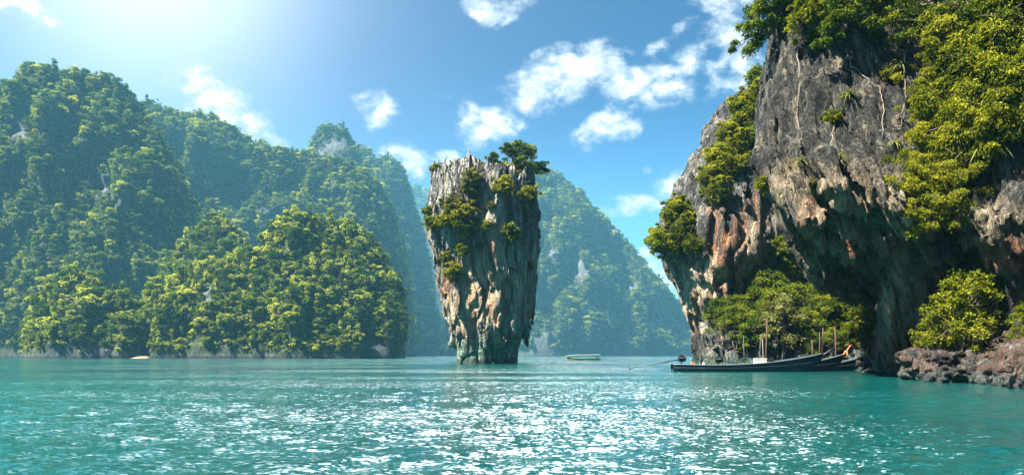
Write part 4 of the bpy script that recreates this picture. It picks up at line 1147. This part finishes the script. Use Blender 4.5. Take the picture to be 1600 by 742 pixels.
for px, py, wd, lb in [(1326, 150, 34, 'dry hanging grass tuft on the near cliff above the lone shrub'), (1254, 252, 30, 'dry grass tuft on the rounded knob of the near cliff'), (1312, 248, 36, 'dry grass tuft topping the flowstone ridge of the near cliff'),
                       (1408, 105, 40, 'long dry grass tuft high on the near cliff beside the cascade'), (1398, 225, 26, 'small dry grass tuft left of the cascade foot'), (1548, 225, 70, 'large drooping grass tuft at the right end of the cascade'), (1575, 130, 40, 'grass tuft half hidden among the cascade bushes'), (1278, 282, 26, 'dry grass tuft by the dark hollow under the flowstone ridge')]:
    on_rock(BV_NEAR, 'tuft', px, py, wd, lb, 'grass_tuft', 'grass tuft')
on_top(BV_LEDGE, 'big_leaf', 1505, 540, 46.5, 118, 'large-leaved yellow-green shrub standing on the rock ledge before the cave', 'ledge_shrub', 'shrub')
on_top(BV_LEDGE, 'big_leaf', 1462, 555, 47.5, 70, 'smaller leafy shrub on the ledge left of the large-leaved one', 'ledge_shrub', 'shrub')
on_top(BV_LEDGE, 'big_leaf', 1604, 520, 42, 60, 'leafy shrub on the ledge at the right end of the cave', 'ledge_shrub', 'shrub')

# --- on the middle cliff
G2 = 'bushes in the green band down the middle cliff'
L2 = 'yellow-green bush in the leafy band running down the middle cliff shoulder'
for px, py, wd in [(1184, 150, 50), (1156, 168, 46), (1172, 190, 54), (1136, 210, 44), (1154, 230, 56), (1122, 246, 48), (1142, 264, 56), (1110, 278, 50), (1126, 302, 54), (1164, 252, 36), (1176, 168, 34)]:
    on_rock(BV_MID, 'mid_shrub', px, py, wd, L2, 'cliff_shrub', 'shrub', G2)
for k, (px, py, wd, lb) in enumerate([(1190, 128, 50, 'green shrub at the summit of the middle cliff'), (1182, 215, 50, 'dark green shrub beside the leafy band near the near cliff edge'), (1185, 440, 50, 'green shrub growing alone on the streaked middle cliff face'),
                       (1192, 466, 40, 'small green shrub just below the lone shrub on the streaked cliff face'), (1195, 296, 28, 'small pale shrub on the middle cliff right side above the streaks')]):
    on_rock(BV_MID, 'mid_green', px, py, wd, lb, 'cliff_shrub', 'shrub')
for px, py, wd, lb in [(1058, 334, 58, 'yellow-green bush topping the jutting left corner of the middle cliff'), (1072, 360, 60, 'fullest yellow-green bush on the jutting corner of the middle cliff'), (1060, 384, 56, 'yellow-green bush lowest on the jutting corner of the middle cliff'), (1088, 384, 40, 'small yellow-green bush right of the jutting corner bushes')]:
    on_rock(BV_MID, 'mid_shrub', px, py, wd, lb, 'cliff_shrub', 'shrub')
on_rock(BV_MID, 'mid_green', 1040, 378, 60, 'darker green bush leaning out into the sky from the middle cliff corner', 'cliff_shrub', 'shrub')

# --- thicket on the bank behind the boats
G3 = 'trees in the thicket behind the moored boats'
L3 = 'dense green tree in the waterside thicket behind the moored boats'
for k, (px, Y, wd) in enumerate([(1112, 86, 66), (1150, 87, 70), (1135, 84.5, 44), (1182, 86, 84), (1165, 84, 50), (1216, 88, 96), (1262, 88, 104), (1250, 85.5, 70), (1290, 86, 84), (1312, 88, 96), (1340, 86.5, 90), (1362, 85, 84), (1325, 84.2, 56), (1378, 87, 90), (1238, 92, 110), (1280, 92.5, 110), (1270, 84, 48), (1300, 83.8, 44), (1352, 83.6, 50), (1104, 87, 60), (1124, 85.2, 56), (1128, 89, 76), (1160, 90, 90), (1200, 90, 96), (1200, 84.2, 44)]):
    on_top(BV_BANK, 'bank_tree', px, 560, Y, wd * .77, L3, 'thicket_tree', 'tree', G3)
on_top(BV_BANK, 'bank_dry', 1222, 560, 85, 84, 'pale olive tree standing out in the thicket right of the tall brown pole', 'thicket_tree', 'tree')
on_top(BV_BANK, 'bank_yellow', 1108, 560, 84.6, 60, 'yellow-green tree at the left end of the waterside thicket', 'thicket_tree', 'tree')
on_top(BV_BANK, 'bank_yellow', 1366, 560, 83.4, 70, 'yellow-green tree at the thicket end beside the cave pillars', 'thicket_tree', 'tree')
for px, py, wd, lb in [(1216, 392, 54, 'bright green climber high in the gap between the two cliffs'), (1228, 420, 60, 'yellow-green climber in the gap between the cliffs, below the bright green one'), (1240, 450, 66, 'leafy climber just above the thicket in the gap between the cliffs'), (1250, 425, 50, 'green climber under the hanging stone stub of the near cliff')]:
    on_rock(BV_MID, 'mid_green', px, py, wd, lb, 'climber', 'climber')

# --- on the rock pillar
for kind, px, py, wd, lb in [
    ('islet_dry', 736, 282, 46, 'pale bush below the highest spire of the rock pillar'), ('islet_shrub', 737, 298, 34, 'small yellow bush under the pale bush of the rock pillar'),
    ('islet_dry', 708, 322, 48, 'pale olive bush on the upper left shoulder of the rock pillar'), ('islet_shrub', 722, 338, 66, 'largest rounded yellow-green bush on the left face of the rock pillar'),
    ('islet_shrub', 696, 346, 40, 'yellow-green bush left of the largest one on the rock pillar'), ('islet_green', 676, 352, 36, 'dark green bush on the left rim of the rock pillar'), ('islet_shrub', 670, 330, 26, 'small yellow bush sticking out of the pillar left rim'),
    ('islet_green', 732, 362, 40, 'green bush beneath the largest yellow-green bush of the rock pillar'), ('islet_shrub', 708, 424, 46, 'yellow bush low on the left side of the rock pillar'), ('islet_green', 726, 392, 34, 'thin green bush in the middle left of the rock pillar'),
    ('islet_shrub', 786, 292, 44, 'yellow-green bush under the trees on the pillar top'), ('islet_shrub', 824, 306, 46, 'yellow bush on the pillar right rim below the overhanging tree'), ('islet_green', 824, 340, 22, 'small bush on the pillar right rim'),
    ('islet_green', 796, 366, 46, 'green bush on the right half of the rock pillar face'), ('islet_dry', 768, 322, 20, 'tiny pale bush on the bare upper face of the rock pillar'), ('islet_shrub', 762, 352, 24, 'tiny yellow bush at the centre of the rock pillar'),
    ('islet_green', 830, 416, 22, 'dark little bush low on the pillar right rim'), ('islet_shrub', 694, 402, 24, 'tiny yellow bush on the left rim half way down the pillar'), ('islet_dry', 750, 386, 20, 'tiny dry bush right of the thin green bush on the pillar')]:
    on_rock(BV_ISLET, kind, px, py, wd * .86, lb, 'pillar_bush', 'bush')
for kind, px, Y, wd, lb in [('islet_shrub', 682, 143, 22, 'low yellow bush among the spires at the pillar top left end'), ('islet_dry', 752, 142, 30, 'low dry bush between the highest spire and the round tree on the pillar top'), ('islet_shrub', 790, 142, 44, 'low yellow-green bush under the flat-crowned tree on the pillar top'),
        ('islet_green', 818, 142, 44, 'dense green bush beneath the leaning tree on the pillar top'), ('islet_green', 766, 145, 34, 'green bush at the foot of the round tree on the pillar top'), ('islet_shrub', 712, 142, 22, 'small bush in a notch left of the highest spire')]:
    on_top(BV_ISLET, kind, px, 262, Y, wd, lb, 'pillar_bush', 'bush')
on_top(BV_ISLET, 'islet_round', 772, 262, 141.5, 38, 'small round dark tree on top of the rock pillar', 'pillar_tree')
on_top(BV_ISLET, 'islet_tree', 806, 262, 144, 50, 'flat-crowned dark tree on the top right of the rock pillar', 'pillar_tree', turn=0.2)
on_top(BV_ISLET, 'islet_round', 794, 262, 142, 36, 'bushy dark tree between the small round tree and the flat-crowned tree on the pillar', 'pillar_tree')
on_top(BV_ISLET, 'islet_round', 822, 262, 142.5, 34, 'bushy dark tree just right of the flat-crowned tree on the pillar', 'pillar_tree')
on_top(BV_ISLET, 'islet_tree', 830, 270, 145, 46, 'dark tree leaning out over the right rim of the rock pillar', 'pillar_tree', turn=-.1)
on_top(BV_ISLET, 'islet_round', 690, 262, 146, 16, 'tiny tree on the left end of the jagged pillar top', 'pillar_tree')

# --- thin hanging vines and roots on the near cliff
def vine(pts, r0, lb):
    rng = np.random.default_rng(len(lb) * 7 + int(pts[0][0])); P = []
    for px, py in pts:
        d = (Vector(at(px, py, 50)) - EYE).normalized(); hit = BV_NEAR.ray_cast(EYE, d)[0]
        if hit is None: continue
        P.append(hit - d * .14)
    Q = []
    for i in range(len(P) - 1):
        for k in range(5): Q.append(P[i].lerp(P[i + 1], k / 5) + Vector(rng.normal(0, .05, 3)))
    Q.append(P[-1])
    b = MB(); b.tube(Q, [r0 * (1 - .6 * i / len(Q)) for i in range(len(Q))], 5)
    tag(b.build('vine', M['bark_pale'], None, True), lb, 'vine')
vine([(1322, 78), (1330, 105), (1352, 122), (1374, 138), (1380, 165), (1378, 215)], .045, 'long pale vine bending down across the upper face of the near cliff')
vine([(1300, 160), (1302, 200), (1296, 240)], .03, 'thin straight root hanging beside the lone shrub on the near cliff')
vine([(1420, 60), (1412, 105), (1416, 150), (1408, 200)], .03, 'thin vine hanging at the left edge of the yellow-green cascade')
vine([(1245, 70), (1250, 120), (1246, 180), (1252, 230)], .03, 'thin root hanging down the left part of the near cliff face')
# ------------------------------------------------------------------ boats, poles, jetty
M['hull_navy'] = plain('dark blue boat paint', (.020, .040, .060), .45, var=.4, scale=3, worn=(.09, .12, .14))
M['hull_black'] = plain('blackened boat timber', (.012, .014, .015), .6, var=.5, scale=3, worn=(.06, .06, .055))
M['wood'] = plain('weathered boat timber', (.13, .085, .055), .7, var=.4, scale=5, bump=.3)
M['rail'] = plain('grey blue gunwale', (.085, .105, .115), .5, var=.3)
M['red_paint'] = plain('red bow paint', (.22, .025, .014), .5, var=.3)
M['white'] = plain('white plastic', (.62, .62, .60), .4, var=.05)
M['engine'] = plain('greasy dark engine', (.02, .022, .024), .35, .6, var=.5, scale=9)
M['steel'] = plain('worn steel', (.05, .055, .06), .45, .5, var=.4)
M['orange'] = plain('orange plastic', (.50, .16, .03), .5)
M['cloth_teal'] = plain('teal cloth', (.03, .25, .24), .8); M['cloth_yellow'] = plain('yellow cloth', (.26, .15, .02), .8); M['cloth_blue'] = plain('blue cloth', (.03, .06, .32), .8)
M['pole_brown'] = plain('red brown pole', (.055, .022, .014), .8, var=.4, scale=3)
M['pole_grey'] = plain('grey pole', (.05, .048, .044), .85, var=.4, scale=3)
M['pole_pale'] = plain('pale pole', (.14, .135, .115), .8, var=.2, scale=3)
M['hull_yellow'] = plain('yellow boat paint', (.30, .24, .03), .5, var=.2)
M['canopy'] = plain('pale canopy sheet', (.17, .175, .175), .6, var=.1)
M['hull_green'] = plain('green boat paint', (.04, .17, .10), .5, var=.2)

def hull_mesh(L, beam, top, keel=-.32, n=44, bow_pow=2.4, floor=.22):
    """open lofted hull: outer skin, rim and inner skin down to a floor; stern at x=0, bow at x=L"""
    xs = np.linspace(0, 1, n); V = []; rows = []
    def half(t): return beam / 2 * (.62 + .38 * math.sin(min(1, t / .45) * math.pi / 2)) * (1 - max(0, (t - .45) / .55) ** bow_pow) + .025
    for t in xs:
        b = half(t); zt = top(t); kz = keel + (zt - keel) * max(0, (t - .80) / .2) ** 2.2 * .85
        x = t * L; row = []
        for s_, f, g in [(-1, 1, 1), (-1, .96, .62), (-1, .80, .26), (-1, .45, .05), (0, 0, 0), (1, .45, .05), (1, .80, .26), (1, .96, .62), (1, 1, 1)]:
            row.append((x, s_ * b * f, kz + (zt - kz) * g))
        bi = max(.012, b - .05); fl = min(zt - .06, max(floor, kz + .12))
        for s_, f, z in [(1, 1, zt - .005), (1, .92, fl + .04), (0, 0, fl), (-1, .92, fl + .04), (-1, 1, zt - .005)]:
            row.append((x, s_ * bi * f, z))
        rows.append(row); V += row
    m = len(rows[0]); Fq = []
    for i in range(n - 1):
        for k in range(m): Fq.append((i * m + k, (i + 1) * m + k, (i + 1) * m + (k + 1) % m, i * m + (k + 1) % m))
    Fq.append(tuple(range(9))); Fq.append(tuple(9 + k for k in range(5)))
    Fq.append(tuple((n - 1) * m + k for k in range(9))[::-1])
    return V, Fq, half

def longtail(name, label, X0, Y0, L, beam, top, hullm, stem, rz=0.0, motor=None, benches=3):
    root = empty(name, (X0, Y0, 0), rz); tag(root, label, 'boat')
    V, Fq, half = hull_mesh(L, beam, top)
    mb = MB(); mb.add(V, Fq); mb.build('hull', M[hullm], root, smooth=False)
    for s_ in (-1, 1):
        g = MB(); g.tube([(t * L, s_ * (half(t) + .012), top(t) - .03) for t in np.linspace(0.0, .985, 30)], .045, 6); g.build('gunwale', M['rail'], root, True)
    for s_ in (-1, 1):
        g = MB(); g.tube([(t * L, s_ * (half(t) * .965 + .015), top(t) * .64 - .1) for t in np.linspace(0.01, .93, 26)], .028, 5); g.build('strake', M['hull_black'], root, True)
    g = MB()
    for t in np.linspace(.60, .93, 12): g.box((t * L, 0, top(t) - .10), (L * .033, 2 * half(t) - .08, .03))
    g.build('foredeck', M['wood'], root)
    for t in np.linspace(.14, .52, benches):
        b = MB(); b.box((t * L, 0, top(t) - .12), (.28, 2 * half(t) - .10, .035)); b.build('bench', M['wood'], root)
    pts, w0, m_, wrap = stem
    s1 = MB(); s1.tube([(L + dx, 0, z) for dx, z in pts], [w0 * (1 - .45 * i / (len(pts) - 1)) for i in range(len(pts))], 8); st = s1.build('stem_post', M[m_], root, True)
    for k, (mm, z0, dz) in enumerate(wrap):
        r_ = MB(); p = np.array(pts); i = np.interp(z0, p[:, 1], p[:, 0])
        r_.tube([(L + i, 0, z0 - .12), (L + i + .01, 0, z0), (L + i + .03, 0, z0 + .12)], [w0 * 1.25, w0 * 1.35, w0 * 1.2], 8)
        for q in range(3): r_.tube([(L + i + .02 * q, -w0 * 1.2 + .05 * q, z0), (L + i + .06, -w0 * 1.8 + .08 * q, z0 - dz * .5), (L + i + .04 * q, -w0 * 1.6 + .1 * q, z0 - dz)], [.05, .07, .03], 5)
        r_.build('ribbon', M[mm], st, True)
    if motor: longtail_motor(root, *motor)
    return root

def longtail_motor(root, pos, tail, tiller=True):
    """a car engine on a pivot with a very long propeller shaft"""
    p = Vector(pos); e = Vector(tail)
    m = MB(); m.box(p + Vector((0, 0, .32)), (.62, .46, .46), taper=.9); m.box(p + Vector((.05, 0, .62)), (.46, .34, .16), taper=.85); m.box(p + Vector((.36, 0, .34)), (.12, .40, .40))
    m.tube([p + Vector((-.1, .26, .45)), p + Vector((-.05, .3, .75)), p + Vector((.1, .3, .95))], .045, 8)
    for q in range(4): m.tube([p + Vector((-.2 + .13 * q, -.24, .30)), p + Vector((-.2 + .13 * q, -.30, .40)), p + Vector((-.2 + .13 * q, -.22, .5))], .035, 6)
    eng = m.build('engine', M['engine'], root, bevel=.03)
    v = MB(); v.tube([p + Vector((0, 0, -.35)), p + Vector((0, 0, .12))], .06, 8); v.box(p + Vector((0, 0, .08)), (.5, .3, .05)); v.build('pivot', M['steel'], eng)
    a = p + Vector((-.25, 0, .28)); s = MB(); s.tube([a, a.lerp(e, .5) + Vector((0, 0, .03)), e], [.055, .045, .032], 8); s.tube([a + Vector((-.3, 0, -.02)), a.lerp(e, .35) + Vector((0, 0, -.12))], .02, 6)
    sk = a.lerp(e, .86); s.tube([sk, sk + Vector((-.15, 0, -.22)), sk + Vector((-.55, 0, -.20))], .018, 6)
    s.build('shaft', M['steel'], eng, True)
    pr = MB(); ax = (e - a).normalized(); pr.tube([e - ax * .06, e + ax * .10], [.06, .03], 8)
    u = ax.orthogonal().normalized(); w_ = ax.cross(u)
    for k in range(3):
        g = 2.09 * k + .4; d = u * math.cos(g) + w_ * math.sin(g); t = ax.cross(d)
        q = [d * .05 - t * .03, d * .16 - t * .09 + ax * .05, d * .30 - t * .02 + ax * .03, d * .28 + t * .06 - ax * .03, d * .14 + t * .08 - ax * .05, d * .05 + t * .03]
        P = [e + x_ for x_ in q] + [e + x_ + ax * .012 for x_ in q]
        pr.add(P, [(0, 1, 2, 3, 4, 5), (11, 10, 9, 8, 7, 6)] + [(i, (i + 1) % 6, 6 + (i + 1) % 6, 6 + i) for i in range(6)])
    pr.build('propeller', M['steel'], eng)
    if tiller:
        h = MB(); h.tube([p + Vector((.3, 0, .45)), p + Vector((.8, 0, .62)), p + Vector((1.35, 0, .60))], .022, 6); h.build('tiller', M['steel'], eng, True)

YB = 73.0
def bx(px, Y=YB): return (px - 800) / FPX * Y
Lm = bx(1288) - bx(1050)
def top_main(t): return .74 - .10 * math.sin(min(1, t / .5) * math.pi) * .6 + 1.12 * max(0, (t - .38) / .62) ** 1.9
longtail('longtail_boat', 'long dark blue wooden boat with raised bow, its propeller shaft held over the water', bx(1050), YB, Lm, 1.9, top_main, 'hull_navy',
         ([(-.25, 1.55), (.2, 1.84), (.55, 2.10), (.95, 2.30)], .11, 'hull_black', []), motor=((.95, 0, .92), (bx(984) - bx(1050), -.15, .32)))
def top_b(t): return .62 + 1.15 * max(0, (t - .40) / .60) ** 1.9
longtail('longtail_boat', 'dark wooden boat with a curved red bow post, moored behind the long blue boat', bx(1316, 75.4) - 12.0, 75.4, 12.0, 1.7, top_b, 'hull_black',
         ([(-.3, 1.45), (.0, 1.75), (.30, 2.10), (.60, 2.55), (.95, 2.82)], .15, 'red_paint', [('cloth_yellow', 1.95, .5)]), rz=-.04)
longtail('longtail_boat', 'black wooden boat with ribbons round its short red bow post, nearest the cave', bx(1347, 77.2) - 11.0, 77.2, 11.0, 1.6, lambda t: .55 + 1.0 * max(0, (t - .45) / .55) ** 1.8, 'hull_black',
         ([(-.25, 1.3), (.0, 1.5), (.22, 1.95), (.5, 2.5)], .16, 'red_paint', [('cloth_teal', 1.62, 1.1), ('cloth_yellow', 1.86, .35), ('cloth_blue', 1.45, .5)]), rz=-.05)

def in_boat(px, dy=0.0): return Vector((bx(px), YB + dy, 0))
def cool_box():
    c = in_boat(1188, .05); z = .72
    t = empty('cool_box', (c.x, c.y, z)); tag(t, 'white box standing in the middle of the long blue boat', 'cool box')
    b = MB(); b.box((0, 0, .24), (1.15, .62, .48)); b.build('box', M['white'], t, bevel=.03)
    l = MB(); l.box((0, 0, .53), (1.19, .66, .09)); l.build('lid', M['white'], t, bevel=.02)
    for s_ in (-1, 1):
        h = MB(); h.tube([(s_ * .60, -.15, .32), (s_ * .65, -.1, .30), (s_ * .65, .1, .30), (s_ * .60, .15, .32)], .018, 6); h.build('handle', M['steel'], t)
cool_box()
def jerry_can():
    c = in_boat(1083, .1); t = empty('fuel_can', (c.x, c.y, .58)); tag(t, 'orange fuel can near the stern of the long blue boat', 'fuel can')
    b = MB(); b.box((0, 0, .16), (.42, .26, .32), taper=.92); b.build('can', M['orange'], t, bevel=.03)
    k = MB(); k.tube([(.1, 0, .31), (.1, 0, .38)], .04, 8); k.build('cap', M['engine'], t)
    h = MB(); h.tube([(-.15, 0, .31), (-.12, 0, .38), (.02, 0, .38), (.05, 0, .31)], .02, 6); h.build('handle', M['orange'], t)
    c = in_boat(1101, .1); t = empty('bucket', (c.x, c.y, .58)); tag(t, 'pale round bucket right of the orange fuel can in the blue boat', 'bucket')
    b = MB(); prof = [(.15, 0), (.19, .30), (.205, .31), (.205, .33), (.18, .33), (.14, .03)]
    n = 16; P = [(r * math.cos(6.283 * k / n), r * math.sin(6.283 * k / n), z) for r, z in prof for k in range(n)]
    Fq = [(i * n + k, i * n + (k + 1) % n, (i + 1) * n + (k + 1) % n, (i + 1) * n + k) for i in range(len(prof) - 1) for k in range(n)] + [tuple(range(n))[::-1], tuple(5 * n + k for k in range(n))]
    b.add(P, Fq); b.build('pail', M['white'], t)
    h = MB(); h.tube([(.2 * math.cos(a), 0, .32 + .2 * math.sin(a)) for a in np.linspace(0, math.pi, 9)], .01, 5); h.build('handle', M['steel'], t)
jerry_can()
t = empty('longtail_motor', (bx(1123), YB + .2, .62)); tag(t, 'spare dark motor with its long shaft lying in the blue boat', 'boat motor'); longtail_motor(t, (0, 0, .2), (1.9, -.2, .22), False)
t = empty('water_pump', (bx(1206), YB + .1, .80)); tag(t, 'small dark pump on a frame right of the white box', 'pump')
b = MB(); b.tube([(-.2, -.15, 0), (-.2, -.15, .5), (.2, -.15, .5), (.2, -.15, 0)], .02, 6); b.tube([(-.2, .15, 0), (-.2, .15, .5), (.2, .15, .5), (.2, .15, 0)], .02, 6); b.build('frame', M['steel'], t)
b = MB(); b.tube([(-.22, 0, .25), (.22, 0, .25)], [.14, .14], 12); b.tube([(0, 0, .38), (0, 0, .62), (.1, 0, .68)], .03, 6); b.build('motor', M['engine'], t)

# poles standing in the shallows and tied to the boats
for k, (px, ptop, Y, r_, mt, lb) in enumerate([
    (1196, 497, 74.6, .085, 'pole_brown', 'tall red-brown pole standing right behind the white box'), (1193, 529, 74.9, .05, 'pole_pale', 'thin pale pole between the tall red-brown pole and the grey one'), (1186, 528, 74.9, .05, 'pole_grey', 'thin grey pole just left of the pale pole behind the white box'),
    (1163, 524, 78, .05, 'pole_grey', 'thin grey pole standing before the thicket left of the white box'), (1270, 531, 77.0, .075, 'pole_brown', 'short brown pole behind the bow of the long blue boat'), (1280, 518, 78.0, .05, 'pole_grey', 'slim grey pole left of the brown pole pair behind the bow'),
    (1284, 512, 78.2, .08, 'pole_brown', 'brown pole close beside the slim grey one behind the bow'), (1306, 506, 78.2, .09, 'pole_brown', 'thick tall brown pole behind the red bow post boat'),
    (1346, 519, 78.6, .05, 'pole_pale', 'thin pale pole rising behind the ribboned bow post'), (1364, 522, 74.2, .05, 'pole_grey', 'grey pole standing at the front of the little jetty')]):
    x = bx(px, Y); zt = CAMZ + (HZ - ptop) / FPX * Y; rr = random.Random(k); dx = rr.uniform(-.05, .05) * zt
    b = MB(); b.tube([(0, 0, -.8), (dx * .3 + .02, 0, zt * .4), (dx, 0, zt)], [r_ * 1.1, r_, r_ * .8], 8)
    o = b.build('mooring_pole', M[mt], None, True); o.location = (x, Y, 0); tag(o, lb, 'pole')

def jetty():
    x0, x1, Y = bx(1349, 76), bx(1384, 76), 76.0
    t = empty('jetty', (x0, Y, 0)); tag(t, 'short dark jetty with pale rails beside the cave pillars', 'jetty'); w_ = x1 - x0
    d = MB()
    for k in range(14): d.box(((k + .5) * w_ / 14, .9, .98), (w_ / 14 - .02, 2.0, .06))
    d.build('deck', M['hull_black'], t)
    d = MB(); d.box((w_ / 2, .0, .55), (w_, .08, .75)); d.build('skirt_board', M['hull_black'], t)
    for z in (1.32, 1.58):
        r_ = MB(); r_.tube([(0, -.06, z), (w_, -.06, z)], .035, 6); r_.build('rail', M['pole_pale'], t)
    for x in (.05, w_ * .35, w_ * .7, w_ - .05):
        p = MB(); p.tube([(x, -.02, -.9), (x, -.02, 1.65)], .055, 8); p.build('post', M['pole_grey'], t)
jetty()

# ---- the covered boat far out
def tour_boat():
    Y = 244.0; L = 11.6; x0 = bx(938, Y)
    t = empty('tour_boat', (x0, Y, 0), math.pi); tag(t, 'distant covered tour boat, yellow and green, under a white canopy', 'boat')
    def top(q): return .62 + .9 * max(0, (q - .62) / .38) ** 1.8
    V, Fq, half = hull_mesh(L, 2.4, top, keel=-.4)
    b = MB(); b.add(V, Fq); b.build('hull', M['hull_yellow'], t)
    for s_ in (-1, 1):
        g = MB(); g.tube([(q * L, s_ * (half(q) + .02), top(q) - .05) for q in np.linspace(0, .98, 24)], .10, 6); g.build('gunwale', M['hull_green'], t, True)
    n = 26; P = []; F_ = []
    for i in range(n):
        q = i / (n - 1); x = q * L * .98 + .1; zc = 1.78 + .16 * (1 - q) ** 1.5 - .45 * max(0, (q - .8) / .2) ** 1.5
        for k in range(9):
            a = -1 + k / 4; P.append((x, a * 1.25 * (1 - .6 * max(0, (q - .75) / .25) ** 2), zc - .07 * a * a))
    m_ = len(P); P += [(x, y, z - .03) for x, y, z in P]
    for i in range(n - 1):
        for k in range(8):
            a = i * 9 + k; F_ += [(a, a + 9, a + 10, a + 1), (m_ + a, m_ + a + 1, m_ + a + 10, m_ + a + 9)]
    edge = [i * 9 for i in range(n)] + [(n - 1) * 9 + k for k in range(1, 9)] + [i * 9 + 8 for i in range(n - 2, -1, -1)] + [k for k in range(7, 0, -1)]
    F_ += [(edge[i], edge[(i + 1) % len(edge)], m_ + edge[(i + 1) % len(edge)], m_ + edge[i]) for i in range(len(edge))]
    b = MB(); b.add(P, F_); b.build('canopy', M['canopy'], t, True)
    for i in range(6):
        for s_ in (-1, 1):
            q = .06 + .14 * i; p = MB(); p.tube([(q * L, s_ * half(q) * .95, top(q) - .1), (q * L, s_ * 1.1, 1.75)], .04, 6); p.build('post', M['hull_green'], t)
    for i in range(6):
        q = .14 + .11 * i; s = MB(); s.box((q * L, 0, .42), (.35, 1.9, .08)); s.box((q * L - .18, 0, .66), (.06, 1.9, .4)); s.build('bench', M['wood'], t)
    s = MB(); s.box((.9, 0, .75), (.6, .5, .6), taper=.8); s.build('engine', M['engine'], t, bevel=.05)
tour_boat()
